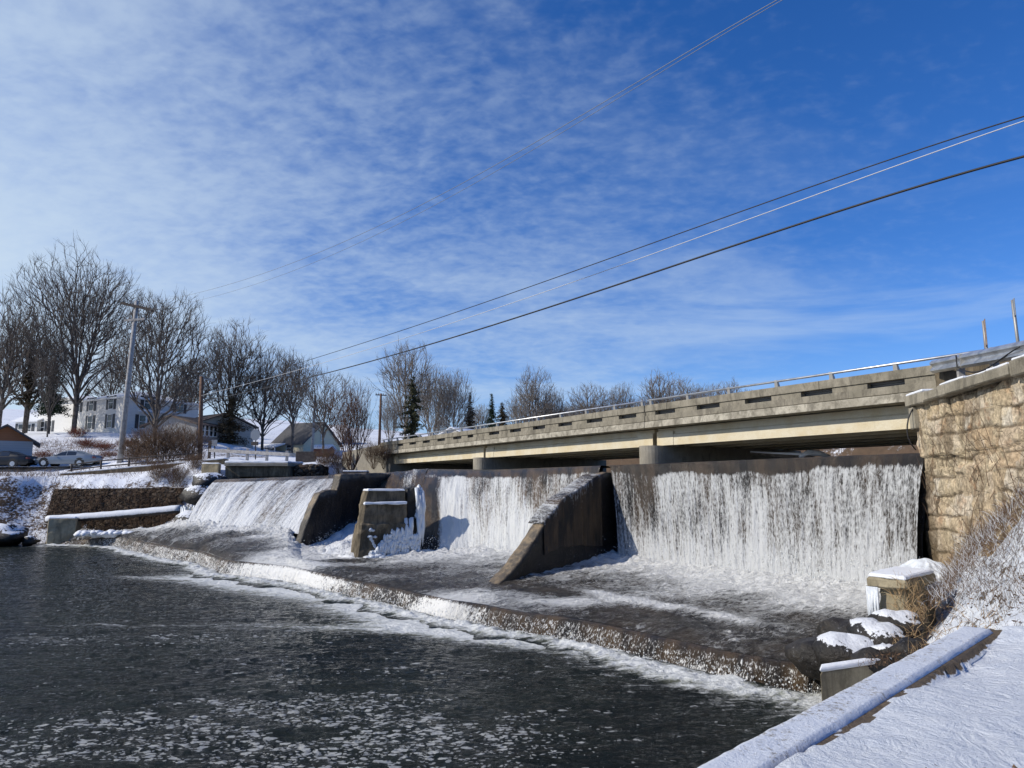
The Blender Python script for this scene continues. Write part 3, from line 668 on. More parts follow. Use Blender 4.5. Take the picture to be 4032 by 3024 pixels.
# real lip polyline: interpolate every lip point
tl = []
for p in LIP:
    dd = np.linalg.norm(LKa-np.array(list(p)), axis=1); j = int(np.argmin(dd))
    if dd[j] < 1e-3: tl.append(tk[j])
    else: tl.append(None)
tl[0] = 0.0
for i in range(len(tl)):
    if tl[i] is None:
        a = max(j for j in range(i) if tl[j] is not None); b = min(j for j in range(i, len(tl)) if tl[j] is not None)
        La = (LIP[i]-LIP[a]).length; Lb = (LIP[b]-LIP[i]).length; tl[i] = tl[a]+(tl[b]-tl[a])*La/(La+Lb)
LIPa = np.array([list(p) for p in LIP]); STa = np.array([list(p) for p in STEP]); LIPa[0] += np.array([.5, .5, 0]); STa[0] += np.array([.5, .5, 0])
def alongL(A): return np.stack([np.interp(tt, tl, A[:, i]) for i in range(3)], -1)
Fp, Lp, Sp = along(FKa), alongL(LIPa), alongL(STa)
w = np.linspace(-.12, 1, mA)[None, :, None]
AP = Fp[:, None, :]*(1-w)+Lp[:, None, :]*w
AX, AY = AP[..., 0], AP[..., 1]; wv = w[..., 0]+0*AX
dF = wv*np.linalg.norm(Lp-Fp, axis=1)[:, None]
lfz = sstep(-9.5, -13, AX)
af = .80*np.exp(-np.clip(dF, 0, 99)/(2.3-1.3*lfz))+.27-.09*lfz+.26*fbm(AX*.6, AY*.9, oct=3, s=90)-.18*sstep(.80, .97, wv)
def ab(px, py, z, ax, ay, ang, amp):
    p = onz(px, py, z); return (p.x, p.y, ax, ay, ang, amp)
# foam ridges and streams crossing the apron; dark smooth tongues
af += blobs(AX, AY, [ab(640, 598, -3.1, 2.6, .35, R(128), .55), ab(720, 622, -3.3, 2.4, .28, R(128), .45), ab(575, 600, -3.2, 1.6, .5, R(160), .5), ab(455, 590, -3.2, 1.7, .9, R(150), .60), ab(420, 600, -3.3, 2.0, .8, R(150), .45),
                     ab(430, 570, -3.15, 2.4, .8, R(170), .3), ab(330, 545, -3.0, 1.6, 4.0, R(30), .75), ab(270, 563, -3.25, 3.2, 1.3, R(150), .85), ab(300, 556, -3.2, 2, 1.5, R(0), .5), ab(245, 546, -3.1, 3, .5, R(170), .25),
                     ab(200, 540, -3.0, 3.5, .5, R(178), .3), ab(790, 596, -3.0, 3, 1.2, R(125), .2),
                     ab(345, 560, -3.25, 1.8, .8, R(170), -.5), ab(392, 572, -3.28, 2.6, .8, R(150), -.45), ab(420, 583, -3.3, 1.4, .35, R(150), -.5), ab(228, 553, -3.2, 1.6, .5, R(160), -.4), ab(780, 635, -3.35, 3, 1.0, R(125), -.25), ab(640, 615, -3.3, 2.4, .6, R(130), -.25),
                     ab(140, 531, -3.1, 4, .8, R(170), -.2), ab(540, 592, -3.25, 1.2, .4, R(140), -.25)])
turb = np.exp(-np.clip(dF, 0, 99)/1.3)
zadd = (.14+.30*turb)*(.55*fbm(AX*1.5, AY*2.2, oct=5, s=91)+.45*np.abs(fbm(AX*2.6, AY*3.4, oct=4, s=92)))+.12*turb
zadd += blobs(AX, AY, [ab(640, 598, -3.1, 2.6, .25, R(128), .10), ab(720, 622, -3.3, 2.4, .2, R(128), .09), ab(455, 590, -3.2, 1.6, .8, R(150), .16), ab(270, 563, -3.25, 3.0, 1.0, R(150), .28), ab(330, 540, -2.9, 1.2, 3.0, R(30), .35)])*(.6+.6*fbm(AX*2, AY*2.5, oct=4, s=94))
zadd *= sstep(1.0, .86, wv)*.9+.1
AZ = AP[..., 2]+zadd-.10*sstep(.90, 1, wv)
U = np.stack([tt[:, None]+0*wv, dF], -1)
o = grid_mesh('apron_water', np.stack([AX, AY, AZ], -1), M['apron_water'], None, True, {'foam': af}, uv=U); tag(o, kind='structure')
# step fall
mS = 44; sv = np.linspace(0, 1, mS)[None, :, None]
hx = sv**.75; hz = sv**1.25
SPt = np.concatenate([Lp[:, None, :2]*(1-hx)+Sp[:, None, :2]*hx, (AZ[:, -1][:, None]*(1-hz[..., 0])+(POOL_Z-.05)*hz[..., 0])[..., None]], -1)
outd = (Sp-Lp); outd[:, 2] = 0; outd /= np.linalg.norm(outd, axis=1)[:, None]+1e-9
ta = tt[:, None]+0*hx[..., 0]; va = hz[..., 0]+0*ta
disp = (.030*fbm(ta*8, va*2.0, oct=3, s=101)+.045*fbm(ta*2.2, va*.8, oct=3, s=102))*sstep(0, .25, va)
SPt += outd[:, None, :]*(disp+.03)[..., None]
sf = .35+.16*fbm(ta*.5, va*.6, s=105)-.30*sstep(.20, .0, va)+.10*sstep(.8, 1, va)  # density of the foam and of the painted glint specks
sf += .35*blobs(SPt[..., 0], SPt[..., 1], [ab(270, 572, -3.6, 3.2, 1.8, R(140), 1.2), ab(430, 605, -3.6, 1.5, 1.2, R(140), 1.2), ab(330, 578, -3.6, 3, 1.2, R(140), .5), ab(200, 553, -3.5, 6, 2, R(140), .12)])
o = grid_mesh('step_waterfall', SPt, M['fall_step'], None, True, {'foam': sf}, uv=np.stack([ta, va*.9], -1)); tag(o, kind='structure')
# foam roll at the foot of the step
mR = 40; rv = np.linspace(-.1, 1.7, mR)[None, :]
fwid = 1.0+.5*fbm(tt*.6, tt*0, oct=3, s=111)[:, None]
RX = Sp[:, None, 0]+outd[:, None, 0]*rv*fwid; RY = Sp[:, None, 1]+outd[:, None, 1]*rv*fwid
prof = np.exp(-((rv-.45)/.42)**2)
RZ = POOL_Z+.03-.10*(rv < -.2)+prof*(.05+.13*np.abs(fbm(RX*2.2, RY*2.2, oct=5, s=113)))-.12*sstep(.9, 1.7, rv)+.05*fbm(RX*6, RY*6, oct=3, s=114)*prof
rfm = .75*prof+.25*np.exp(-np.abs(rv-.9)/.5)+.25*fbm(RX*1.2, RY*1.2, oct=3, s=115)
o = grid_mesh('foam_roll', np.stack([RX, RY, RZ], -1), M['river_water'], None, True, {'foam': np.clip(rfm, 0, 1.2), 'lace': 0*rfm}); tag(o, kind='structure')

# pond above the dam
pw = MB(); cp = [(p.x, p.y) for p in CREST_PTS]
poly = [Vector((x, y, .58)) for x, y in cp]+[Vector((x, y, .58)) for x, y in [(-22, 60), (-16, 90), (0, 100), (30, 90), (40, 60), (40, 30), (14, 19)]]
pw.add([p+Vector((.9, .5, 0)) if i < len(cp) else p for i, p in enumerate(poly)], [tuple(range(len(poly)-1, -1, -1))])
def pondm(nt, b, P, g):
    bump(nt, b, noise(nt, mapping(nt, P, (1, 2, 1)), 1.5, 5, .6), .4, .05)
mat('pond_water', (.012, .015, .015), .08, 0, .5, pondm)
tag(pw.build('pond_water', M['pond_water']), kind='structure')

# ------------------------------------------------------------------ dam with falls
dam = thing('dam', (0, 30, -4), 'long concrete overflow dam with a dark wet crest crossing the river below the bridge', 'dam')
def crest_at(t):   # 0..1 over arc of CREST_PTS
    return None
def face(name, cpts, fpts, n, m, prof, off, matn, parent=None, attrf=None, dispf=None, lead=.9, uoff=0.0):
    C, tc = poly_interp(cpts, n); Fo, _ = poly_interp(fpts, n)
    v = np.linspace(0, 1, m)
    out = Fo-C; out[:, 2] = 0; on = np.linalg.norm(out, axis=1)[:, None]; 
    tang = np.gradient(C, axis=0); nn = np.stack([tang[:, 1], -tang[:, 0]], -1); nn /= np.linalg.norm(nn, axis=1)[:, None]+1e-9
    sg = np.sign((nn*NV.xy[:] if False else (nn[:, 0]*NV.x+nn[:, 1]*NV.y)))[:, None]; nn = nn*sg; nn = np.concatenate([nn, np.zeros((n, 1))], 1)
    hx, hz = prof(v)
    P = C[:, None, :]*1.0+0*v[None, :, None]
    P = P+out[:, None, :]*hx[None, :, None]
    P[..., 2] = C[:, None, 2]+(Fo[:, None, 2]-C[:, None, 2])*hz[None, :]
    # lead-in over the crest
    L = 7; lv = np.linspace(0, 1, L, endpoint=False)
    Pl = C[:, None, :]-nn[:, None, :]*(lead*(1-lv))[None, :, None]; Pl[..., 2] = C[:, None, 2]-.04*(1-lv)[None, :]**2
    P = np.concatenate([Pl, P], 1)
    dv = np.linalg.norm(np.diff(P, axis=1), axis=2); vv = np.concatenate([np.zeros((n, 1)), np.cumsum(dv, axis=1)], 1)-lead
    V = np.concatenate([np.zeros(L), v])[None, :]+0*vv
    tu = tc[:, None]+0*vv+uoff
    dsp = off+(dispf(tu, V, vv) if dispf else 0)
    P = P+nn[:, None, :]*np.asarray(dsp+0*V)[..., None]*sstep(-lead, .2, vv)[..., None]
    P[..., 2] += np.asarray(dsp+0*V)*.5*sstep(.25, 0, V)*sstep(-lead, 0, vv)
    A = {'foam': attrf(tu, V, vv, P)} if attrf else None
    return grid_mesh(name, P, M[matn], parent, True, A, uv=np.stack([tu, vv], -1))
def prof_free(h=.12):
    def f(v):
        hz = v; hx = np.sqrt(np.clip(v, 0, 1)); return hx, hz
    return f
def prof_ogee(v):
    hz = .35*v+.65*(v**1.7); hx = v**.9; return hx, hz
def prof_steep(v):
    hz = .8*v+.2*v*v; hx = v**.6; return hx, hz
CR = [CREST_PTS[0], CREST_PTS[1], CREST_PTS[2]+DV*(-.3)]
CM = [CREST_PTS[2]+DV*.2, CREST_PTS[3], CREST_PTS[4]]
CD = [CREST_PTS[4], CREST_PTS[5], CREST_PTS[6]]
CL = [at(352, 474.0, 45.9), CREST_PTS[6], (CREST_PTS[6]+CREST_PTS[7])/2, CREST_PTS[7]]
down = lambda L, dz: [p+Vector((0, 0, dz)) for p in L]
FR = [FOOT_R[0]+Vector((.1, .3, 0)), FOOT_R[2], FOOT_R[4]]
FM = [FOOT_M[0]+Vector((-.2, .3, 0)), FOOT_M[2], FOOT_M[3]]
FD = [FOOT_M[3]+Vector((0, .5, 0)), at(352, 524, 41), at(322, 538, 40)]
FL = [at(300, 534, 38.0), FOOT_L[0], FOOT_L[1], FOOT_L[2]]
rock = lambda tu, V, vv: .10*fbm(tu*1.3, vv*1.3, oct=4, s=131)
face('spillway', CR, down(FR, -.6), 160, 40, prof_steep, -.16, 'wet_rock', dam, None, rock)
face('spillway', CM, down(FM, -.6), 160, 40, prof_steep, -.16, 'wet_rock', dam, None, rock)
face('spillway', CD, down(FD, -.6), 220, 60, prof_steep, -.02, 'wet_rock', dam, None, lambda tu, V, vv: .16*fbm(tu*1.3, vv*1.3, oct=5, s=132))
face('spillway', CL, down(FL, -.5), 160, 40, prof_ogee, -.16, 'wet_rock', dam, None, rock)
# racing white chute between the left buttress and the gate pier
ch = [[at(297, 556, 35.6), at(352, 560, 32.6)], [at(312, 546, 37.6), at(356, 545, 35.5)], [at(330, 533, 39.5), at(358, 528, 39)], [at(342, 520, 41.5), at(362, 516, 42)]]
cu, cv = np.meshgrid(np.linspace(0, 1, 150), np.linspace(-.08, 1.1, 90), indexing='ij')
CA = np.array([[list(p) for p in r_] for r_ in ch]); kk_ = np.linspace(0, 1, 4)
La = np.stack([np.interp(cu, kk_, CA[:, 0, i]) for i in range(3)], -1); Lb = np.stack([np.interp(cu, kk_, CA[:, 1, i]) for i in range(3)], -1)
PC = La*(1-cv[..., None])+Lb*cv[..., None]; PC[..., 2] += .10+.30*fbm(PC[..., 0]*1.3, PC[..., 1]*1.0, oct=5, s=125)-.4*sstep(.06, -.02, cu)
grid_mesh('waterfall', PC, M['fall_left'], None, True, {'foam': .80+.25*fbm(PC[..., 0]*.9, PC[..., 1]*.6, s=126)}, uv=np.stack([cv*2.6, cu*7], -1))['kind'] = 'structure'
# right fall
def a_right(tu, V, vv, P):
    top = .095+.07*fbm(tu*.7, tu*0+3, oct=5, s=141, g=.7)-.03*np.exp(-((tu-12.4)/2.2)**2)-.03*np.exp(-((tu-2.6)/1.2)**2)+.05*np.exp(-((tu-5.0)/.8)**2)
    f = .47+.17*fbm(tu*.42, vv*.18, s=142, oct=3)+.20*sstep(.55, 1, V)+.10*fbm(tu*2.4, vv*.3, s=143)
    f += -.25*np.exp(-((tu-10.7)/.55)**2)*sstep(.75, .2, V)+.22*np.exp(-((tu-5.4)/.45)**2)*sstep(.15, .3, V)
    return np.where(vv < 0, -.25, f*sstep(top-.045, top+.03, V)+(-.35)*(1-sstep(top-.045, top+.03, V)))
d_right = lambda tu, V, vv: (.05*fbm(tu*5.5, vv*.45, oct=3, s=145)+.05*fbm(tu*1.4, vv*.3, oct=3, s=146)+.022*fbm(tu*13, vv*2.5, oct=2, s=147))*sstep(.05, .35, V)
face('waterfall', CR, FR, 620, 200, prof_free(), .05, 'fall_right', None, a_right, d_right)['kind'] = 'structure'
def a_mid(tu, V, vv, P):
    L = 16.6
    top = .115+.06*fbm(tu*.6, tu*0+3, oct=5, s=151, g=.7)-.05*np.exp(-((tu-1.5)/2.2)**2)-.05*np.exp(-((tu-L)/2.0)**2)
    f = .50+.34*fbm(tu*.5, vv*.25, s=152, oct=3)+.26*sstep(.3, 1, V)-.75*sstep(L-3.2, L-2.2, tu+.6*(V-.5))*sstep(.1, .2, V)
    f += .25*np.exp(-((tu-L+3.6+1.4*(.7-V))/.5)**2)-.18*np.exp(-((tu-5.2)/.6)**2)*sstep(.8, .3, V)
    return np.where(vv < 0, -.2, f*sstep(top-.05, top+.03, V)+(-.30)*(1-sstep(top-.05, top+.03, V)))
d_mid = lambda tu, V, vv: (.07*fbm(tu*3.5, vv*.4, oct=3, s=155)+.14*fbm(tu*.9, vv*.3, oct=3, s=156)+.03*fbm(tu*9, vv*2.5, oct=2, s=157))*sstep(.1, .4, V)
face('waterfall', CM, FM, 560, 180, prof_steep, .06, 'fall_mid', None, a_mid, d_mid)['kind'] = 'structure'
def a_dark(tu, V, vv, P):
    return -.45+.85*np.exp(-((tu-1.4)/1.5)**2)*sstep(.55, .3, V)+.25*fbm(tu*1.2, vv*.2, s=162)+.62*sstep(6.0, 6.8, tu)*sstep(.42, .3, V)
face('waterfall', CD, FD, 260, 90, prof_steep, .12, 'fall_mid', None, a_dark, lambda tu, V, vv: .12*fbm(tu*1.6, vv*1.0, oct=4, s=163))['kind'] = 'structure'
def a_left(tu, V, vv, P):
    top = .13+.035*fbm(tu*1.0, tu*0+3, oct=5, s=171, g=.75)
    f = .55+.30*fbm(tu*.9, vv*.16, s=172, oct=4)+.20*sstep(.3, 1, V)
    return np.where(vv < 0, -.15, f*sstep(top-.03, top+.03, V)+(-.18)*(1-sstep(top-.03, top+.03, V)))
d_left = lambda tu, V, vv: (.09*fbm(tu*2.2, vv*.3, oct=3, s=175)+.12*fbm(tu*.7, vv*.2, oct=3, s=176)+.03*fbm(tu*7, vv*1.5, oct=2, s=177))*sstep(.05, .3, V)
face('waterfall', CL, FL, 420, 150, prof_ogee, .06, 'fall_left', None, a_left, d_left)['kind'] = 'structure'

# rough slab generator: prism with noise displaced surface (for old concrete)
def rough_box(name, b, t, mt, parent, amp=.04, n=14, seed=1, sc=2.2):
    """b, t: 4 bottom / 4 top corners; subdivided and displaced along its faces' normals"""
    c = sum((Vector(p) for p in list(b)+list(t)), Vector())/8
    import bmesh
    me = bpy.data.meshes.new(name); bm = bmesh.new()
    vs = [bm.verts.new(p) for p in list(b)+list(t)]
    for f in ((3, 2, 1, 0), (4, 5, 6, 7), (0, 1, 5, 4), (1, 2, 6, 5), (2, 3, 7, 6), (3, 0, 4, 7)): bm.faces.new([vs[i] for i in f])
    bm.normal_update(); bmesh.ops.bevel(bm, geom=bm.edges[:], offset=amp*.8, segments=1, affect='EDGES')
    bmesh.ops.subdivide_edges(bm, edges=[e for e in bm.edges if e.calc_length() > amp*3], cuts=n, use_grid_fill=True)
    bmesh.ops.recalc_face_normals(bm, faces=bm.faces[:]); bm.normal_update()
    co = np.array([v.co[:] for v in bm.verts]); nn = np.array([v.normal[:] for v in bm.verts])
    dsp = amp*(1.3*fbm(co[:, 0]*sc, co[:, 1]*sc, co[:, 2]*sc, oct=4, s=seed)); co = co+nn*dsp[:, None]
    for v, p in zip(bm.verts, co): v.co = p
    bm.to_mesh(me); bm.free()
    return link_mesh(name, me, mt, parent, False)

# big buttress between the right and middle falls
T3 = onz(491, 587.5, -3.35); B3 = Vector((3.85, 29.2, -3.4)); u3 = (B3-T3); u3.z = 0; L3 = u3.length; u3.normalize(); s3 = Vector((-u3.y, u3.x, 0))
but = thing('buttress', T3, 'large dark sloping concrete buttress splitting the middle fall from the right fall', 'buttress')
prof3 = [(-.15, -3.6), (0.0, -3.30), (.6, -2.95), (1.6, -2.15), (2.5, -1.25), (3.4, -.62), (4.5, -.15), (5.4, .22), (6.2, .50), (6.9, .54)]
Pn = np.zeros((90, 30, 3)); pr, _ = poly_interp([(a, 0, b) for a, b in prof3], 90)
th = .5
cs = [(-th/2, -4.6), (-th/2, 0), (th/2, 0), (th/2, -4.6)]
for i in range(90):
    a, z = pr[i, 0], pr[i, 2]; h = max(z+4.6, .02)
    ring = []
    for j in range(12): ring.append((-th/2-.03, -4.6+h*j/12))
    for j in range(6): ring.append((-th/2+th*j/6, z+.03*math.sin(math.pi*j/6)))
    for j in range(12): ring.append((th/2+.03, z-h*j/11))
    for j, (x, zz) in enumerate(ring):
        p = T3+u3*a-s3*x*1.0-s3*(-.5*0); Pn[i, j] = (p.x, p.y, zz)
nz = .07*fbm(Pn[..., 0]*1.6, Pn[..., 1]*1.6, Pn[..., 2]*1.6, oct=5, s=181)
Pn[..., 0] += nz*s3.x*1.3; Pn[..., 1] += nz*s3.y*1.3; Pn[..., 2] += nz*1.0
def buttm(nt, b, P, g):
    wetrock(nt, b, P, g)
    sep = nd(nt, 'ShaderNodeSeparateXYZ'); setin(sep, 0, g.outputs['Normal'])
    up = rng(nt, sep.outputs[2], .25, .55)
    old = [l.from_socket for l in b.inputs['Base Color'].links][0]
    tan_ = mixc(nt, rng(nt, noise(nt, P, 3, 7, .7), .35, .62), (.24, .175, .10), (.07, .055, .038))
    setin(b, 'Base Color', mixc(nt, up, old, tan_))
mat('buttress_concrete', fn=buttm)
grid_mesh('body', Pn, M['buttress_concrete'], but)
# water spilling over its upper half
Pw = np.zeros((120, 26, 3)); pr2, _ = poly_interp([(a, 0, b) for a, b in prof3], 240)
aw = np.zeros((120, 26))
for i in range(120):
    t = 95+int(i*.95); a, z = pr2[t, 0], pr2[t, 2]
    for j in range(26):
        if j < 9: x = -.42+.74*j/9; zz = z+.09
        else: x = .32+.05*math.sqrt((j-9)/16); zz = z+.08-(j-9)/16*(1.1+1.7*i/120)
        p = T3+u3*a-s3*x; Pw[i, j] = (p.x, p.y, zz)
        aw[i, j] = (.40 if j < 10 else .40-.55*((j-9)/16)**.5)
Pw[..., 2] += .07*fbm(Pw[..., 0]*2.5, Pw[..., 1]*2.5, Pw[..., 2]*1.0, oct=4, s=184)
aw = aw+.30*fbm(Pw[..., 0]*1.3, Pw[..., 1]*1.3, s=185)
pu = np.stack([np.linspace(0, 4.5, 120)[:, None]+0*aw, np.linspace(0, 3, 26)[None, :]+0*aw], -1)
grid_mesh('waterfall', Pw, M['fall_mid'], None, True, {'foam': aw}, uv=pu)['kind'] = 'structure'

# left sloping buttress
T1 = onz(296, 552, -3.3); B1 = Vector((at(398, 500, 44.0).x, 44.0, -3)); u1 = (B1-T1); u1.z = 0; L1 = u1.length; u1.normalize(); s1 = Vector((-u1.y, u1.x, 0))
b1o = thing('buttress', T1, 'steep dark concrete buttress standing between the left fall and the narrow middle channel', 'buttress')
ztop1 = at(303, 491, T1.y+1.2).z
prof1 = [(0, -3.7), (.12, -3.0), (.55, -1.7), (.95, -.95), (1.3, ztop1-.12), (1.9, ztop1), (2.6, ztop1+.05), (2.9, .58), (4.2, .66), (L1+.3, .74)]
pr, _ = poly_interp([(a, 0, b) for a, b in prof1], 160); Pn = np.zeros((160, 30, 3)); th = .38
for i in range(160):
    a, z = pr[i, 0], pr[i, 2]; h = max(z+4.6, .02); ring = []
    for j in range(12): ring.append((-th/2-.03, -4.6+h*j/12))
    for j in range(6): ring.append((-th/2+th*j/6, z+.03*math.sin(math.pi*j/6)))
    for j in range(12): ring.append((th/2+.03, z-h*j/11))
    for j, (x, zz) in enumerate(ring):
        p = T1+u1*a-s1*x; Pn[i, j] = (p.x, p.y, zz)
nz = .15*fbm(Pn[..., 0]*1.5, Pn[..., 1]*1.5, Pn[..., 2]*1.5, oct=5, s=191)
Pn[..., 0] += nz*s1.x; Pn[..., 1] += nz*s1.y; Pn[..., 2] += nz*.5
grid_mesh('body', Pn, M['buttress_concrete'], b1o)
# low slanting slab left of that buttress
sl0 = onz(262, 545, -3.05); sl1 = onz(300, 529, -2.6)
lo = thing('low_wall', sl0, 'low dark slab of concrete sloping out of the white water at the foot of the left fall', 'wall')
dq = (sl1-sl0); nq = Vector((dq.y, -dq.x, 0)).normalized()*.55
rough_box('body', [sl0+Vector((0, 0, -1)), sl1+Vector((0, 0, -1)), sl1-nq+Vector((0, 0, -1)), sl0-nq+Vector((0, 0, -1))],
          [sl0+Vector((0, 0, .10)), sl1+Vector((0, 0, .55)), sl1-nq+Vector((0, 0, .6)), sl0-nq+Vector((0, 0, .12))], M['wet_rock'], lo, .05, 9, 5)

# old gate pier in mid stream
gp = thing('gate_pier', at(385, 558, 33.2), 'freestanding weathered concrete pier block with ledges, snow and ice in the middle of the dam', 'pier')
g0 = onz(362, 558, -3.27)   # front left bottom corner of the front face
gt = at(362, 491, g0.y); H_ = gt.z-g0.z
gu = Vector((.925, .38, 0)).normalized(); gn = Vector((-.42, .907, 0)).normalized()   # along the front face / away
W_ = 2.15; D_ = 1.2
def gb(a, n, z): return g0+gu*a+gn*n+Vector((0, 0, z))
rough_box('base', [gb(-.42, -.15, -1.2), gb(W_+.1, -.15, -1.2), gb(W_+.1, D_+.1, -1.2), gb(-.42, D_+.1, -1.2)], [gb(-.12, 0, 1.55), gb(W_, 0, 1.55), gb(W_, D_, 1.55), gb(-.12, D_, 1.55)], M['old_concrete'], gp, .11, 12, 11)
rough_box('shaft', [gb(-.06, .06, 1.45), gb(W_-.06, .06, 1.45), gb(W_-.06, D_, 1.45), gb(-.06, D_, 1.45)], [gb(.06, .10, 2.45), gb(W_-.1, .10, 2.45), gb(W_-.1, D_, 2.45), gb(.06, D_, 2.45)], M['old_concrete'], gp, .08, 12, 12)
rough_box('head', [gb(.05, .16, 2.38), gb(W_-.12, .16, 2.38), gb(W_-.12, D_, 2.38), gb(.05, D_, 2.38)], [gb(.22, .2, H_), gb(W_-.15, .2, H_), gb(W_-.15, D_, H_), gb(.22, D_, H_)], M['old_concrete'], gp, .04, 10, 13)
rough_box('post', [gb(W_+.05, .3, -1), gb(W_+.75, .3, -1), gb(W_+.75, 1.3, -1), gb(W_+.05, 1.3, -1)], [gb(W_-.05, .4, H_+.15), gb(W_+.45, .4, H_+.18), gb(W_+.45, 1.2, H_+.18), gb(W_-.05, 1.2, H_+.15)], M['wet_rock'], gp, .08, 10, 14)
rough_box('snow_cap', [gb(.2, .15, H_), gb(W_-.15, .15, H_), gb(W_-.15, D_, H_), gb(.2, D_, H_)], [gb(.24, .2, H_+.10), gb(W_-.2, .2, H_+.10), gb(W_-.2, D_-.1, H_+.10), gb(.24, D_-.1, H_+.10)], M['snow'], gp, .03, 8, 15)
rough_box('ledge_snow', [gb(.02, -.03, 2.40), gb(W_-.1, -.03, 2.40), gb(W_-.1, .2, 2.40), gb(.02, .2, 2.40)], [gb(.05, .0, 2.52), gb(W_-.1, .0, 2.54), gb(W_-.1, .2, 2.54), gb(.05, .2, 2.52)], M['snow'], gp, .04, 9, 16)
def lumps(mb, pts, seed, n=12):
    rs = random.Random(seed)
    for (p, r, sz) in pts:
        V = []; k = 10
        for i in range(7):
            ph = math.pi*i/6
            for j in range(k):
                q = 2*math.pi*j/k; rr = 1+.22*rs.uniform(-1, 1)
                V.append((p[0]+r*rr*math.sin(ph)*math.cos(q), p[1]+r*rr*math.sin(ph)*math.sin(q), p[2]+r*sz*rr*math.cos(ph)))
        mb.add(V, [(i*k+j, (i+1)*k+j, (i+1)*k+(j+1) % k, i*k+(j+1) % k) for i in range(6) for j in range(k)])
mb = MB(); rs = random.Random(3); L = []
for i in range(620):      # frozen spray on the lower right of the front face
    a = rs.uniform(.3, W_+.5); top = .25+1.0*max(0, 1-((a-1.75)/1.2)**2)*rs.uniform(.6, 1.15); z = top*rs.random()**.8
    L.append((gb(a, -.06-.16*max(0, 1-z/1.2)*rs.random(), z), rs.uniform(.03, .085), rs.uniform(1.0, 2.6)))
for a, z, r in ((.45, 1.22, .10), (.33, .95, .12), (.55, .93, .11), (.2, 0, .22), (.5, 0, .25), (.85, 0, .24), (.4, .05, .2), (.7, .08, .2)): L.append((gb(a, -.05-.22*(z < .5), z), r, .55))
for k in range(14): L.append((gb(.35+.03*k, -.04, .90-.06*k+.35*(k < 1)), .09, 1.0))
lumps(mb, L, 4); mb.build('frozen_spray', M['ice'], gp, True)
mb = MB()
for i in range(26):
    a = W_-.25+rs.random()*.95; z1 = rs.uniform(.9, H_+.15) if a > W_+.1 else rs.uniform(.9, 2.0); ln = rs.uniform(.8, 2.2); z0 = max(z1-ln, .05)
    mb.tube([gb(a, .05+.1*rs.random(), z1), gb(a+.02, -.04, (z0+z1)/2), gb(a+.03, .02, z0)], [.07+rs.random()*.06, .06+rs.random()*.06, .02], 7)
L = [(gb(W_+.55+rs.uniform(-.15, .12), .1+rs.uniform(0, .25), H_*.5+i*.085), rs.uniform(.05, .13), 1.5) for i in range(20)]
lumps(mb, L, 9); mb.build('icicle_curtain', M['ice'], gp, True)

# ------------------------------------------------------------------ right stone wall
WZ = 2.05; wd = (WALL1-WALL0).normalized(); wn_ = Vector((-abs(wd.y), wd.x if wd.x < 0 else -wd.x, 0)); wn_ = Vector((wd.y, -wd.x, 0)); 
if wn_.x > 0: wn_ = -wn_
sw = thing('stone_wall', WALL0+Vector((0, 0, -4)), 'tall tan stone masonry wall with a concrete cap at the right end of the dam', 'wall')
nW, mW = 330, 210
sv_ = np.linspace(0, (WALL1-WALL0).length, nW); zv_ = np.linspace(-5, WZ-.02, mW)
S_, Z_ = np.meshgrid(sv_, zv_, indexing='ij')
rel = .09*fbm(S_*.6, Z_*.9, oct=5, s=201)+.045*fbm(S_*1.7, Z_*2.6, oct=4, s=202)
zz_ = Z_+.20*fbm(S_*.8, Z_*.9, oct=3, s=207)+5; ss_ = S_+.26*fbm(S_*.9, Z_*1.1, oct=3, s=208)
rowb = np.cumsum(np.array([.46, .34, .52, .40, .60, .36, .48, .42, .56, .38, .50, .44, .36, .54, .40, .46, .5]))-.2; row = np.searchsorted(rowb, zz_.ravel()).reshape(zz_.shape)
dzj = np.min(np.abs(zz_[..., None]-rowb), axis=-1); bl_ = .55+.45*((row*37) % 7)/6; cc_ = ss_/bl_+((row*53) % 11)/11; bi_ = np.floor(cc_); jit = .28*(_hash(bi_, row*1.0, row*0.0, 3)-.5); dsj = np.minimum(np.abs(cc_-bi_-jit*.5), 1)*bl_
dj = np.minimum(dzj, dsj)+.012*fbm(S_*6, Z_*6, oct=3, s=209); vis = sstep(-.12, .16, fbm(S_*.8+9, Z_*.9, oct=4, s=210)); joint = (1-sstep(.012, .045, dj))*vis
sid = _hash(np.floor(cc_-jit*.5), row*1.0, row*0.0+2, 11); rel += (sid-.5)*.035*vis-.030*joint+.03*fbm(S_*5, Z_*5, oct=3, s=211)
# battered corner: the wall leans and bulges near the fall
bat = .0+.05*(WZ-Z_)*.5
ledge = .06*(np.sin(Z_*2.4+.6*fbm(S_*.5, Z_*0, s=203)) > .92)
off_ = rel+bat*.35-ledge
hole = np.exp(-((S_-1.55)/.25)**2-((Z_-.30)/.16)**2)*.18+np.exp(-((S_-2.3)/.5)**2-((Z_-.52)/.07)**2)*.12
off_ -= hole
Pw_ = np.zeros((nW, mW, 3))
Pw_[..., 0] = WALL0.x+wd.x*S_+wn_.x*off_; Pw_[..., 1] = WALL0.y+wd.y*S_+wn_.y*off_; Pw_[..., 2] = Z_
jag = .09*fbm(Z_*1.8, Z_*0+1, oct=4, s=204)*np.exp(-S_/.25); Pw_[..., 0] -= wd.x*jag*1.0; Pw_[..., 1] -= wd.y*jag
grid_mesh('face', Pw_, M['stone_masonry'], sw, True, {'joint': joint, 'stone_id': sid})
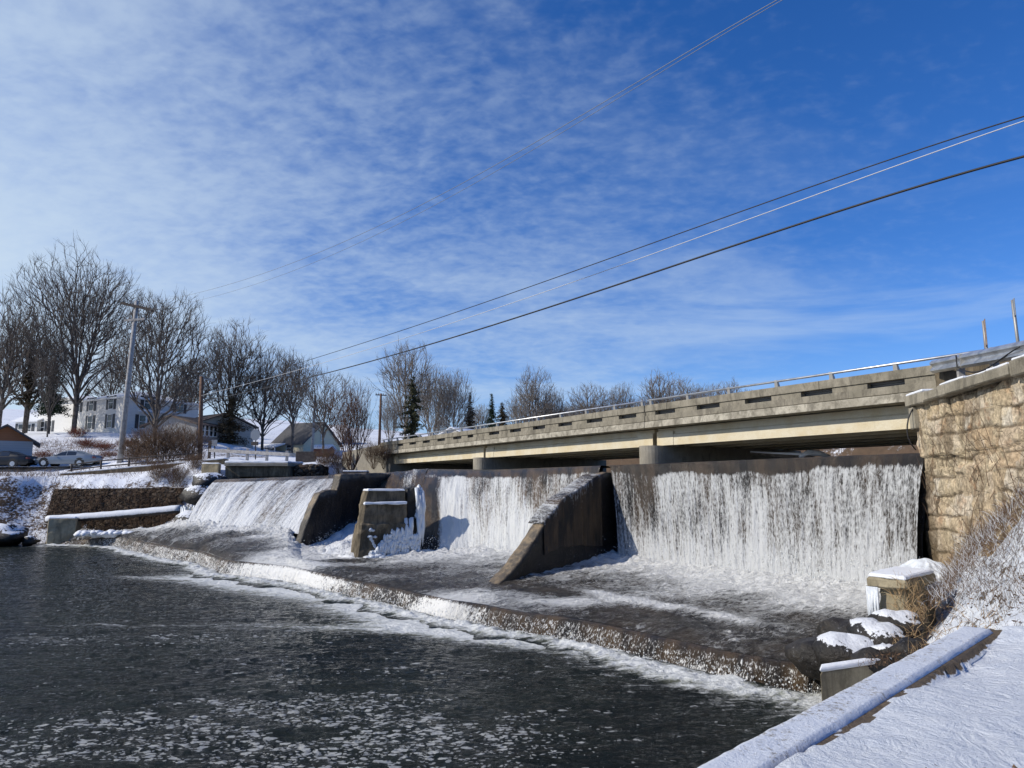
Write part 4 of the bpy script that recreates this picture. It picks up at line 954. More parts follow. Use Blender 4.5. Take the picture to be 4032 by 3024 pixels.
# return face into the dam and body behind
Pr = np.zeros((60, mW, 3)); tv = np.linspace(0, 7, 60)
ret = Vector((.55, .83, 0)).normalized()
for i, t in enumerate(tv):
    w_ = .12*fbm(np.full(mW, t*1.2), zv_*1.5, oct=4, s=205)*min(t*3, 1)
    Pr[i, :, 0] = Pw_[0, :, 0]+ret.x*t-ret.y*w_; Pr[i, :, 1] = Pw_[0, :, 1]+ret.y*t+ret.x*w_; Pr[i, :, 2] = zv_
grid_mesh('return_face', Pr, M['stone_masonry'], sw)
mb = MB(); c0 = WALL0-wn_*0+Vector((0, 0, 0)); back = -wn_
mb.add([WALL0+Vector((0, 0, WZ-.05)), WALL1+Vector((0, 0, WZ-.05)), WALL1+back*5+Vector((0, 0, WZ-.05)), WALL0+ret*7+Vector((0, 0, WZ-.05))], [(0, 1, 2, 3)])
mb.build('top', M['old_concrete'], sw)
# concrete cap, broken into lengths
rs = random.Random(12); a = -.12; k_ = 0
mb_s = MB(); LW = (WALL1-WALL0).length
while a < LW:
    ln = rs.uniform(.9, 1.5); b_ = min(a+ln, LW)
    o1 = .22+rs.uniform(-.03, .05); zt = WZ+.22+rs.uniform(-.03, .04); zb = WZ-.03+rs.uniform(-.03, .02)
    P_ = [WALL0+wd*a+wn_*o1, WALL0+wd*(b_-.015)+wn_*o1, WALL0+wd*(b_-.015)-wn_*.5, WALL0+wd*a-wn_*.5]
    rough_box('cap_block', [Vector((p.x, p.y, zb)) for p in P_], [Vector((p.x, p.y, zt)) for p in P_], M['parapet_concrete'], sw, .035, 6, 300+k_)
    if k_ not in (1,):
        Q_ = [WALL0+wd*(a+.05)+wn_*(o1-.03), WALL0+wd*(b_-.06)+wn_*(o1-.03), WALL0+wd*(b_-.06)-wn_*.3, WALL0+wd*(a+.05)-wn_*.3]
        rough_box('cap_snow', [Vector((p.x, p.y, zt-.01)) for p in Q_], [Vector((p.x, p.y, zt+.045)) for p in Q_], M['snow'], sw, .02, 5, 330+k_)
    a = b_; k_ += 1
p0 = WALL0+Vector((0, 0, 0))
rough_box('corner_stone', [p0+wn_*.16+wd*-.1+Vector((0, 0, WZ-.62)), p0+wn_*.16+wd*.22+Vector((0, 0, WZ-.62)), p0-wn_*.3+wd*.22+Vector((0, 0, WZ-.62)), p0-wn_*.3-wd*.1+Vector((0, 0, WZ-.62))],
          [p0+wn_*.18+wd*-.1+Vector((0, 0, WZ-.05)), p0+wn_*.18+wd*.2+Vector((0, 0, WZ-.05)), p0-wn_*.3+wd*.2+Vector((0, 0, WZ-.05)), p0-wn_*.3-wd*.1+Vector((0, 0, WZ-.05))], M['parapet_concrete'], sw, .03, 5, 350)

# ------------------------------------------------------------------ bridge
Q0 = Vector((10.38, 23.76, 0)); UP = -NV
def BR(s, w, z): return Q0+DV*s+UP*w+Vector((0, 0, z))
br = thing('bridge', BR(8.7, 0, 0), 'long concrete beam road bridge with a slotted parapet crossing just behind the dam', 'bridge')
def brbox(mb, s0, s1, w0, w1, z0, z1): return mb.hexa([BR(s0, w0, z0), BR(s1, w0, z0), BR(s1, w1, z0), BR(s0, w1, z0)], [BR(s0, w0, z1), BR(s1, w0, z1), BR(s1, w1, z1), BR(s0, w1, z1)])
J = [-6.8, 8.7, 24.2, 39.6]; Z = dict(gb=1.73, gt=2.47, fb=2.50, ft=2.77, pb=2.79, s0=3.03, s1=3.215, pt=3.50)
slots = [(-2.9+2.44*i, -1.7+2.44*i) for i in range(5)]
slots += [(9.3+2.44*i, 10.5+2.44*i) for i in range(6)]; slots += [(24.75, 25.5)]+[(26.4+2.44*i, 27.6+2.44*i) for i in range(5)]
for side, wa, wb in ((0, -.02, .26), (1, 9.74, 10.02)):
    for i in range(3):
        s0, s1 = J[i]+.02, J[i+1]-.02
        if i == 0: s0 = -4.1
        if i == 2: s1 = 40.8
        mb = MB(); ss = sorted([s for s in slots if s[0] > s0 and s[1] < s1])
        c = s0                                           # curb and top beam cut by joints every slot pair
        brbox(mb, s0, s1, wa, wb, Z['pb'], Z['s0'])
        brk = [s0]+[ss[j][0]+.45 for j in range(1, len(ss), 1 if i == 0 else 2)]+[s1]
        for a_, b_ in zip(brk[:-1], brk[1:]): brbox(mb, a_+.006, b_-.006, wa-.01, wb+.01, Z['s1'], Z['pt'])
        edges = [s0]
        for a_, b_ in ss: edges += [a_, b_]
        edges.append(s1)
        for j in range(0, len(edges), 2): brbox(mb, edges[j], edges[j+1], wa+.035, wb-.035, Z['s0']-.002, Z['s1']+.002)
        mb.build('parapet', M['parapet_concrete'], br, bevel=.012)
for i in range(3):
    s0, s1 = J[i]+.015, J[i+1]-.015
    mb = MB(); brbox(mb, s0, s1, -.06, 10.06, Z['fb'], Z['ft']); mb.build('deck', M['fascia_concrete'], br, bevel=.015)
    mb = MB(); brbox(mb, s0, s1, .3, 9.7, Z['ft']+.002, Z['ft']+.06); mb.build('roadway', M['snow'], br)
    for g in range(6):
        w0 = .66+g*1.70; mb = MB()
        sec = [(w0-.22, Z['gb']), (w0+.22, Z['gb']), (w0+.22, Z['gb']+.16), (w0+.09, Z['gb']+.30), (w0+.09, Z['gt']-.20), (w0+.17, Z['gt']-.12), (w0+.17, Z['gt']), (w0-.17, Z['gt']), (w0-.17, Z['gt']-.12), (w0-.09, Z['gt']-.20), (w0-.09, Z['gb']+.44), (w0-.20, Z['gb']+.40)]
        if g == 0: sec = [(w0-.10, Z['gb']), (w0+.22, Z['gb']), (w0+.22, Z['gt']), (w0-.02, Z['gt']), (w0-.02, Z['gb']+.50), (w0-.06, Z['gb']+.47), (w0-.10, Z['gb']+.44)]
        mb.prism([BR(s0+.12, a_, b_) for a_, b_ in sec], DV*(s1-s0-.24))
        if g == 0:
            for e in (s0+.12, s1-1.12): brbox(mb, e, e+1.0, w0-.12, w0+.1, Z['gb']+.002, Z['gb']+.60)
        mb.build('girder', M['girder_concrete'], br)
for s in (8.7, 24.2):
    mb = MB(); pts = []
    for j in range(13):
        q = math.pi*j/12; pts.append((s-.55*math.cos(q), -.10+.55-.55*math.sin(q)*1.0))
    pts = [(s-.55*math.cos(math.pi*j/12), .35-.55*math.sin(math.pi*j/12)) for j in range(13)]+[(s+.55, 9.8), (s-.55, 9.8)]
    mb.prism([BR(a_, b_, -2) for a_, b_ in pts], (0, 0, Z['gb']+2-.004)); mb.build('bridge_pier', M['pier_concrete'], br)
# abutments
mb = MB(); brbox(mb, 39.35, 41.5, -.05, 10.1, -2, Z['fb']-.004); mb.build('abutment', M['pier_concrete'], br)
mb = MB(); brbox(mb, 38.9, 39.35, .1, 9.9, -2, Z['gb']+.0); mb.build('abutment', M['pier_concrete'], br)
mb = MB(); brbox(mb, -9.8, -6.8, -.05, 10.1, -2, Z['fb']-.004); mb.build('abutment', M['pier_concrete'], br)
mb = MB(); mb.hexa([BR(40.8, -.04, -1), BR(46.5, -1.4, -1), BR(46.5, -1.0, -1), BR(40.8, .36, -1)], [BR(40.8, -.04, 3.35), BR(46.5, -1.4, 2.9), BR(46.5, -1.0, 2.9), BR(40.8, .36, 3.35)])
mb.build('wing_wall', M['pier_concrete'], br)
# steel beam bolted on the road side of the parapet, seen through the slots
for wq in (.33, 9.66):
    mb = MB()
    for zz in (3.06, 3.13, 3.20): mb.tube([BR(-4, wq, zz), BR(40, wq, zz)], .038, 8)
    brbox(mb, -4, 40, wq+.03, wq+.06, 3.0, 3.26); mb.build('inner_beam', M['cable_grey'], br)
# pipe rail and its posts
ps = [-2.6+2.2*i for i in range(5)]+[8.42, 8.98]+[10.9+2.2*i for i in range(6)]+[23.95, 24.5]+[26.6+2.2*i for i in range(6)]+[39.5, 40.5]
for wq in (.10, 9.9):
    mb = MB()
    mb.tube([BR(-10, wq, 3.715), BR(8.6, wq, 3.715)], .042, 8); mb.tube([BR(8.8, wq, 3.715), BR(40.9, wq, 3.715)], .042, 8); mb.build('rail', M['galvanised'], br, True)
post0 = None
for wq in (.12, 9.9):
    for s in ps:
        if post0 is None:
            mb = MB(); mb.hexa([BR(s-.075, wq-.03, 3.49), BR(s+.075, wq-.03, 3.49), BR(s+.075, wq+.12, 3.49), BR(s-.075, wq+.12, 3.49)], [BR(s-.06, wq-.06, 3.76), BR(s+.06, wq-.06, 3.76), BR(s+.06, wq+.02, 3.76), BR(s-.06, wq+.02, 3.76)])
            post0 = mb.build('rail_post', M['grey_metal'], br, bevel=.008); ps0 = (s, wq)
        else:
            p = post0.copy(); COL.objects.link(p); p.location = DV*(s-ps0[0])+UP*(wq-ps0[1])
# ledge snow in the far slots / deck edge
# approach wall beyond the parapet end, behind the stone wall cap
aw_ = thing('approach_wall', BR(-4.2, 0, 2), 'weathered grey concrete wall above the stone wall, under the steel guardrail', 'wall')
A0 = BR(-3.6, -.10, 0); A1 = Vector((14.2, 13.0, 0))
da = (A1-A0).normalized(); na = Vector((da.y, -da.x, 0)); na = na if na.x < 0 else -na
for k_, (a, b_) in enumerate([(0.55, 3.0), (3.02, 5.6), (5.62, 9.0)]):
    P_ = [A0+da*a+na*.25, A0+da*b_+na*.25, A0+da*b_-na*.2, A0+da*a-na*.2]
    rough_box('wall_block', [Vector((p.x, p.y, 1.9)) for p in P_], [Vector((p.x, p.y, 3.28)) for p in P_], M['old_concrete'], aw_, .03, 9, 400+k_)
mb = MB(); mb.hexa([A0+Vector((0, 0, 1.8))-na*.2, A1+Vector((0, 0, 1.8))-na*.2, A1+Vector((12, 0, 1.8)), A0+Vector((12, 2, 1.8))], [A0+Vector((0, 0, 3.0))-na*.2, A1+Vector((0, 0, 3.0))-na*.2, A1+Vector((12, 0, 3.0)), A0+Vector((12, 2, 3.0))])
tag(mb.build('road', M['snow']), kind='structure')
# W-beam guardrail
gr = thing('guardrail', A0+Vector((0, 0, 3)), 'galvanised steel W-beam guardrail starting at the end of the bridge parapet', 'guardrail')
G0 = at(933, 366, 19.8); G1 = at(1024, 348, 14.6); dg = (G1-G0).normalized(); ng = Vector((dg.y, -dg.x, 0)).normalized(); ng = ng if ng.x < 0 else -ng
sec = [(.16, .0), (.155, .02), (.09, .085), (.05, .085), (-.02, .02), (-.05, .02), (-.11, .085), (-.15, .085), (-.205, .02), (-.21, .0)]
P_ = np.zeros((2, len(sec), 3))
mb = MB(); V = []; Fc = []
L_ = 8.5
for e, s_ in enumerate((0, L_)):
    for (zz, oo) in sec: V.append(G0+dg*s_+Vector((0, 0, zz))+ng*oo)
    for (zz, oo) in sec: V.append(G0+dg*s_+Vector((0, 0, zz))+ng*(oo-.012))
n_ = len(sec)
for j in range(n_-1):
    Fc.append((j, j+1, 2*n_+j+1, 2*n_+j)); Fc.append((n_+j+1, n_+j, 3*n_+j, 3*n_+j+1))
Fc += [(j, n_+j, n_+j+1, j+1) for j in range(n_-1)]; Fc += [(0, 2*n_, 3*n_, n_), (n_-1, 2*n_-1, 4*n_-1, 3*n_-1)]
mb.add(V, Fc); mb.build('beam', M['galvanised'], gr)
for s_ in (1.6, 3.6, 5.6):
    mb = MB(); mb.box(G0+dg*s_-ng*.12+Vector((0, 0, -.3)), (.14, .16, .95), math.atan2(dg.y, dg.x)); mb.build('post', M['pole_wood_grey'], gr, bevel=.01)
mb = MB(); mb.box(G0+dg*2.2+ng*.04+Vector((0, 0, -.02)), (.03, .10, .34), math.atan2(dg.y, dg.x)); mb.build('splice', M['grey_metal'], gr)
# loops of black cable below the guardrail and by the corner
cb = MB(); a_ = G0+dg*2.0+ng*.10+Vector((0, 0, -.16)); b_ = G0+dg*5.4+ng*.10+Vector((0, 0, .02))
cb.tube([a_+Vector((0, 0, .3)), a_]+[a_.lerp(b_, t)+Vector((0, 0, -.32*math.sin(math.pi*t)*(1.3-t))) for t in np.linspace(.08, 1, 12)], .016, 6)
tag(cb.build('cable', M['cable_black'], None, True), 'black cable looped under the steel guardrail', 'cable')
cb = MB(); pts = [at(x_, y_, 18.0) for x_, y_ in [(925.5, 399), (921, 401), (915.5, 405), (911.5, 411), (908.5, 418), (907.3, 425), (907.2, 431), (908, 437), (911, 444), (916, 450)]]
cb.tube(pts, .018, 6); tag(cb.build('cable', M['cable_black'], None, True), 'black cable arching down over the bridge girder beside the stone wall corner', 'cable')

# signs standing on the bridge approach, seen nearly edge on
def sign(base, top, pw, ph, label, rz, mt):
    t = thing('road_sign', base, label, 'sign'); d_ = (top-base)
    mb = MB(); mb.tube([base, top], .035, 6); mb.build('post', M['grey_metal'], t, True)
    mb = MB(); c = top-d_.normalized()*ph*.5
    mb.box(c, (pw, .02, ph), rz, 0, 0); mb.build('panel', mt, t, bevel=.006)
sg1 = at(988, 352, 19.0); sign(sg1-Vector((0, 0, .6)), at(983, 321, 19.0), .62, .72, 'short signpost with a peeling rust-marked panel turned edge-on, above the guardrail', R(62), M['sign_board'])
sg2 = at(1019, 346, 16.0); sign(sg2-Vector((0, 0, .6)), at(1012.5, 300, 16.0), .42, .40, 'taller thin signpost with a narrow edge-on panel at the right edge', R(62), M['sign_back'])
mb = MB(); c = at(999, 356, 19.5); mb.tube([c+Vector((0, 0, -.2)), c+Vector((0, 0, .0)), c+Vector((0, 0, .08))], [.9, .9, .6], 18); tag(mb.build('tank_lid', M['sign_back'], None, False), 'low round grey metal lid showing above the guardrail', 'lid')

# ================================================================== LEFT BANK
def snap(p, dz=0): return Vector((p.x, p.y, ground_z(p.x, p.y)+dz))
# block by the shore
bk = thing('concrete_block', at(54, 543, 49.6), 'squat weathered concrete block at the water edge below the end of the white pipe', 'block')
e0 = at(46, 543, 48.8); ex = Vector((.97, .24, 0)); ey = Vector((-.35, .94, 0))
def bb(a, b, z): return e0+ex*a+ey*b+Vector((0, 0, z))
hb = at(50, 518.5, 49).z-e0.z
rough_box('body', [bb(0, 0, -.8), bb(1.75, 0, -.8), bb(1.75, 1.6, -.8), bb(0, 1.6, -.8)], [bb(0, 0, hb), bb(1.7, 0, hb), bb(1.7, 1.6, hb), bb(0, 1.6, hb)], M['block_concrete'], bk, .06, 9, 21)
rough_box('snow_cap', [bb(0, 0.02, hb), bb(1.68, .02, hb), bb(1.68, 1.6, hb), bb(0, 1.6, hb)], [bb(.05, .1, hb+.12), bb(1.6, .1, hb+.10), bb(1.6, 1.5, hb+.1), bb(.05, 1.5, hb+.12)], M['snow'], bk, .03, 6, 22)
# pipe
pp = thing('pipe', at(50, 518, 50.2), 'long thick snow-crusted pipe lying along the foot of the dry stone wall', 'pipe')
pa, pb = at(48, 519.5, 50.6), at(181, 508.7, 48.6)
def pipem(nt, b, P, g):
    sep = nd(nt, 'ShaderNodeSeparateXYZ'); setin(sep, 0, g.outputs['Normal'])
    m = rng(nt, math_(nt, 'ADD', sep.outputs[2], math_(nt, 'MULTIPLY', noise(nt, P, 3, 5, .7), .5)), -.25, .0)
    setin(b, 'Base Color', mixc(nt, m, (.05, .04, .035), mixc(nt, noise(nt, P, 5, 6, .7), (.55, .58, .64), (.76, .77, .79)))); bump(nt, b, noise(nt, P, 6, 6, .7), .6, .05)
mat('snow_crust', fn=pipem)
mb = MB(); pts = [pa.lerp(pb, t)+Vector((0, 0, -.05*math.sin(t*math.pi))) for t in np.linspace(0, 1, 30)]
mb.tube(pts, [.27+.012*math.sin(i*1.7) for i in range(30)], 20); mb.build('body', M['snow_crust'], pp, True)
sd_ = thing('snow_drift', at(115, 534, 47.5), 'ragged low drift of snow and ice on the apron edge below the white pipe', 'snow')
L = [(at(78+rs.random()*72, 535-rs.random()*2.5, 47.4+rs.random()*.8), rs.uniform(.10, .34), .6) for i in range(90)]
mb = MB(); lumps(mb, L, 14); mb.build('drift', M['snow'], sd_, True)
# dry stone wall
dwl = thing('dry_stone_wall', at(110, 505, 50.5), 'low dark dry stone retaining wall overgrown with brown brush, behind the white pipe', 'wall')
w0_, w1_ = at(44, 500, 51.5), at(178, 498, 50.0); t0, t1 = at(46, 489, 51.6).z, at(176, 487.5, 50.2).z
S_, Z_ = np.meshgrid(np.linspace(0, 1, 240), np.linspace(0, 1, 60), indexing='ij')
X_ = w0_.x+(w1_.x-w0_.x)*S_; Y_ = w0_.y+(w1_.y-w0_.y)*S_+.9*Z_; ZZ = -3.9+(t0+(t1-t0)*S_+3.9+.14*fbm(S_*14, S_*0, oct=4, s=222))*Z_
Y_ = Y_-.22*fbm(S_*14, Z_*4, oct=5, s=221)
grid_mesh('face', np.stack([X_, Y_, ZZ], -1), M['dry_stone'], dwl)
mb = MB(); mb.add([(X_[0, -1], Y_[0, -1], t0), (X_[-1, -1], Y_[-1, -1], t1), (X_[-1, -1]+.6, Y_[-1, -1]+2.2, t1+.05), (X_[0, -1]-.4, Y_[0, -1]+2.2, t0+.05)], [(0, 1, 2, 3)]); mb.build('top', M['snow'], dwl)
# upper retaining wall and its railing
rw = thing('retaining_wall', at(130, 475, 55), 'long dark concrete retaining wall capped with snow, rising to the right below the pipe railing', 'wall')
r0, r1 = at(59.7, 474.3, 54.6), at(224, 459.0, 54.2)
P_ = [r0, r1, r1+Vector((.2, .45, 0)), r0+Vector((.2, .45, 0))]
rough_box('wall', [Vector((p.x, p.y, -1.2)) for p in P_], [p.copy() for p in P_], M['old_concrete'], rw, .03, 26, 31, 1.4)
rough_box('snow_cap', [p+Vector((0, 0, .005)) for p in P_], [p+Vector((0, 0, .11)) for p in P_], M['snow'], rw, .03, 26, 32)
rl = thing('pipe_railing', at(100, 468, 55), 'dark two-bar pipe railing on top of the upper retaining wall', 'railing')
RT = [at(71.5, 464.8, 55.0), at(101, 460.8, 55.0), at(129, 458.4, 55.0), at(163, 455.6, 54.9), at(198, 453.2, 54.8)]
RB = [at(71.5, 473.5, 55.0), at(101, 469.8, 55.0), at(129, 467.6, 55.0), at(163, 464.4, 54.9), at(198, 461.8, 54.8)]
mb = MB(); mb.tube([RT[0]+(RT[0]-RT[1])*.02]+RT, .055, 6); mb.build('rail', M['dark_wood'], rl, True)
mb = MB(); mb.tube([RB[0].lerp(RT[0], .3)+Vector((-.25, 0, 0))]+[b_.lerp(a_, .38) for a_, b_ in zip(RT, RB)], .055, 6); mb.build('rail', M['dark_wood'], rl, True)
for a_, b_ in zip(RT, RB):
    mb = MB(); mb.tube([b_-Vector((0, 0, .2)), a_+Vector((0, 0, .06))], .07, 6); mb.build('post', M['dark_wood'], rl, True)
# headworks ledge by the left end of the dam
hw = thing('headwall', at(270, 470, 51), 'dark concrete headwall with a snow-covered ledge on top beside the left end of the dam', 'wall')
h0, h1, h2 = at(224, 463.0, 50.4), at(288, 463.0, 50.6), at(318, 464, 51.6)
P_ = [h0, h1, h1+Vector((.3, 2.6, 0)), h0+Vector((.3, 2.6, 0))]
rough_box('wall', [Vector((p.x, p.y+.25, -1)) for p in P_], [Vector((p.x, p.y+.25, h0.z-.22)) for p in P_], M['dark_concrete'] if 'dark_concrete' in M else M['old_concrete'], hw, .05, 14, 41, 1.4)
rough_box('ledge', [Vector((p.x, p.y, h0.z-.22)) for p in P_], [Vector((p.x, p.y, h0.z)) for p in P_], M['pier_concrete'], hw, .03, 14, 42)
rough_box('snow_cap', [Vector((p.x, p.y+.04, h0.z)) for p in P_], [Vector((p.x, p.y+.1, h0.z+.16)) for p in P_], M['snow'], hw, .06, 14, 43)
P_ = [h1+Vector((.1, .8, 0)), h2, h2+Vector((.3, 2.2, 0)), h1+Vector((.3, 2.6, 0))]
rough_box('broken_wall', [Vector((p.x, p.y, -1)) for p in P_], [Vector((p.x, p.y, h0.z-.1)) for p in P_], M['dry_stone'], hw, .16, 12, 44)
P_ = [at(202, 464, 50.6), at(219, 464, 50.2), at(221, 464, 52.4), at(204, 464, 52.6)]
hb_ = thing('concrete_block', P_[0]-Vector((0, 0, .6)), 'tan cube of concrete with a snow edge beside the dark headwall, left of it', 'block')
rough_box('body', [Vector((p.x, p.y, P_[0].z-1.3)) for p in P_], [p.copy() for p in P_], M['block_concrete'], hb_, .04, 7, 45)
rough_box('snow_cap', [Vector((p.x, p.y, P_[0].z)) for p in P_], [Vector((p.x, p.y, P_[0].z+.08)) for p in P_], M['snow'], hb_, .02, 5, 46)
pk = thing('snowy_plank', at(355, 472, 47.5), 'flat snow-covered slab lying on the dam crest at its darkest part', 'slab')
mb = MB(); mb.box(at(356, 472.6, 47.0), (1.6, .9, .12), .04); mb.build('slab', M['dark_wood'], pk); mb = MB(); mb.box(at(356, 471.2, 47.0), (1.55, .85, .10), .04); mb.build('snow_cap', M['snow'], pk, bevel=.03)

lg = thing('snowy_log', at(780, 456, 30), 'long thin log with snow on top stranded behind the dam crest, seen under the bridge', 'log')
la, lb = at(751, 453.2, 30.5), at(806, 457.0, 27.5); mb = MB(); mb.tube([la, la.lerp(lb, .5)+Vector((0, 0, -.02)), lb, lb+Vector((.5, -.3, -.2))], [.05, .08, .11, .12], 7); mb.build('trunk', M['bark'], lg, True)
mb = MB(); mb.tube([la+Vector((0, 0, .06)), la.lerp(lb, .5)+Vector((0, 0, .06)), lb+Vector((0, 0, .08))], [.045, .06, .09], 7); mb.tube([lb+Vector((-.25, 0, .0)), lb+Vector((.1, 0, .16)), lb+Vector((.45, -.1, .14)), lb+Vector((.85, -.2, .02))], [.06, .13, .12, .04], 7); mb.build('snow_cap', M['snow'], lg, True)
# rocks
def rock(p, r, seed, label, cap=True, group=None, squash=.7):
    t = thing('boulder', p, label, 'rock', group)
    def mk(rr, zoff, mt, nm, zs, cut=None):
        n, m = 15, 9; th_ = np.linspace(0, 2*math.pi, n); ph = np.linspace(0.02, math.pi-.02, m); T, Fh = np.meshgrid(th_, ph, indexing='ij')
        x, y, z = np.sin(Fh)*np.cos(T), np.sin(Fh)*np.sin(T), np.cos(Fh)
        d_ = 1+.62*fbm(x*1.5+seed, y*1.5, z*1.5, oct=3, s=seed); d_[-1] = d_[0]
        Pz = z*zs*rr*d_
        if cut is not None: Pz = np.maximum(Pz, cut*rr*zs)
        grid_mesh(nm, np.stack([p.x+x*rr*d_*1.15, p.y+y*rr*d_, p.z+Pz+zoff], -1), mt, t, False)
    mk(r, 0, M['snowy_rock'] if cap else M['wet_rock'], 'stone', squash)
    return t
rock(at(5, 536, 48.6), 1.15, 3, 'dark boulder with a snow cap at the far left water edge')
rock(at(192, 520, 45.6), .8, 5, 'dark rock hung with icicles between the pipe and the left fall')
rock(at(200, 497, 46.6), .9, 6, 'brown snowy rock on the ragged bank just left of the left fall', True)
rock(at(208, 484, 47.5), .95, 8, 'dark boulder under the tan concrete cube at the top of the left fall', True)
rock(at(30, 541, 48.8), .45, 9, 'small dark stone at the shore just left of the squat concrete block')
mb = MB(); rs = random.Random(5)
for i in range(26):
    q = at(182+rs.random()*18, 505+rs.random()*8, 46.3-rs.random()*.4); ln = rs.uniform(.5, 1.5)
    mb.tube([q, q+Vector((0, -.03, -ln*.5)), q+Vector((0, 0, -ln))], [.09, .08, .02], 6)
tag(mb.build('icicles', M['ice'], None, True), 'curtain of icicles hanging over dark rock between the pipe and the left fall', 'icicles')
# right bank rocks
for i, (px, py, Y, r, lb, cp_) in enumerate([(848, 655, 13.6, .52, 'wet black boulder with a thick snow cap beside the low step, nearest the wing wall', True), (877, 640, 13.7, .46, 'wet boulder with a curling snow cap behind the one by the wing wall', True),
        (896, 625, 14.0, .38, 'dark rock under the square block with a snow ridge on its right', True), (824, 659, 14.3, .52, 'low bare wet rock where the step meets the right bank', False), (872, 662, 12.9, .30, 'bare brown stone half hidden behind the snowy kerb', False),
        (910, 648, 12.2, .24, 'dark stone in the gap right of the snow-capped boulders, nearest the kerb', False), (848, 636, 14.6, .50, 'flat wet black ledge rock below the square stone block', False), (885, 655, 13.0, .26, 'small dark stone between the two snow-capped boulders and the kerb', True)]):
    rock(at(px, py, Y), r, 20+i, lb, cp_)
# square block with the snow slab
sb = thing('stone_block', at(885, 622, 14.6), 'rough square stone block carrying an overhanging snow-covered concrete slab at the wall foot', 'block')
k0 = at(869, 624, 14.7)
def sbp(a, b, z): return k0+Vector((.62, -.78, 0))*a+Vector((.75, .66, 0))*b+Vector((0, 0, z))
rough_box('stone', [sbp(.12, .1, -.3), sbp(.80, .1, -.3), sbp(.80, 1.5, -.3), sbp(.1, 1.5, -.3)], [sbp(.2, .16, .78), sbp(.66, .16, .78), sbp(.68, 1.5, .8), sbp(.15, 1.5, .8)], M['block_concrete'], sb, .07, 9, 51)
rough_box('slab', [sbp(0, 0, .70), sbp(.80, -.05, .74), sbp(.85, 1.45, .74), sbp(.0, 1.45, .74)], [sbp(0, 0, .92), sbp(.80, -.05, .92), sbp(.85, 1.45, .96), sbp(0, 1.45, .96)], M['block_concrete'], sb, .05, 10, 52)
rough_box('snow_cap', [sbp(.02, .02, .92), sbp(.78, -.03, .92), sbp(.83, 1.42, .96), sbp(.02, 1.42, .96)], [sbp(.05, .06, 1.00), sbp(.74, .03, 1.00), sbp(.8, 1.36, 1.03), sbp(.06, 1.36, 1.03)], M['snow'], sb, .03, 10, 53)
mb = MB()
for i in range(8):
    q = sbp(.02+.028*i, -.02, .74); ln = rs.uniform(.4, 1.0); mb.tube([q, q+Vector((0, 0, -ln*.6)), q+Vector((0, 0, -ln))], [.022, .024, .008], 6)
mb.build('icicle', M['ice'], sb, True)
# mound of ice
im = thing('ice_mound', at(918, 592, 16.6), 'big rounded mound of ribbed white ice where the right fall meets the stone wall', 'ice')
n, m = 90, 50; T, Fh = np.meshgrid(np.linspace(0, 2*math.pi, n), np.linspace(.01, math.pi*.72, m), indexing='ij')
x, y, z = np.sin(Fh)*np.cos(T), np.sin(Fh)*np.sin(T), np.cos(Fh); c = at(917, 584, 16.4)
d_ = 1+.20*fbm(x*2, y*2, z*2, oct=4, s=61)+.045*np.sin(11*T+6*fbm(x*2, y*2, z*2, s=62))*np.sin(Fh)
grid_mesh('mound', np.stack([c.x+.02+x*.72*d_, c.y-.4+y*.9*d_, c.z-.12+z*.66*d_], -1), M['ice'], im)
L = [((c.x+rs.uniform(-.5, .7), c.y-rs.uniform(.3, .8), c.z-rs.uniform(.1, .8)), rs.uniform(.14, .30), .8) for i in range(34)]
mb = MB(); lumps(mb, L, 7); mb.build('frozen_lump', M['ice'], im, True)

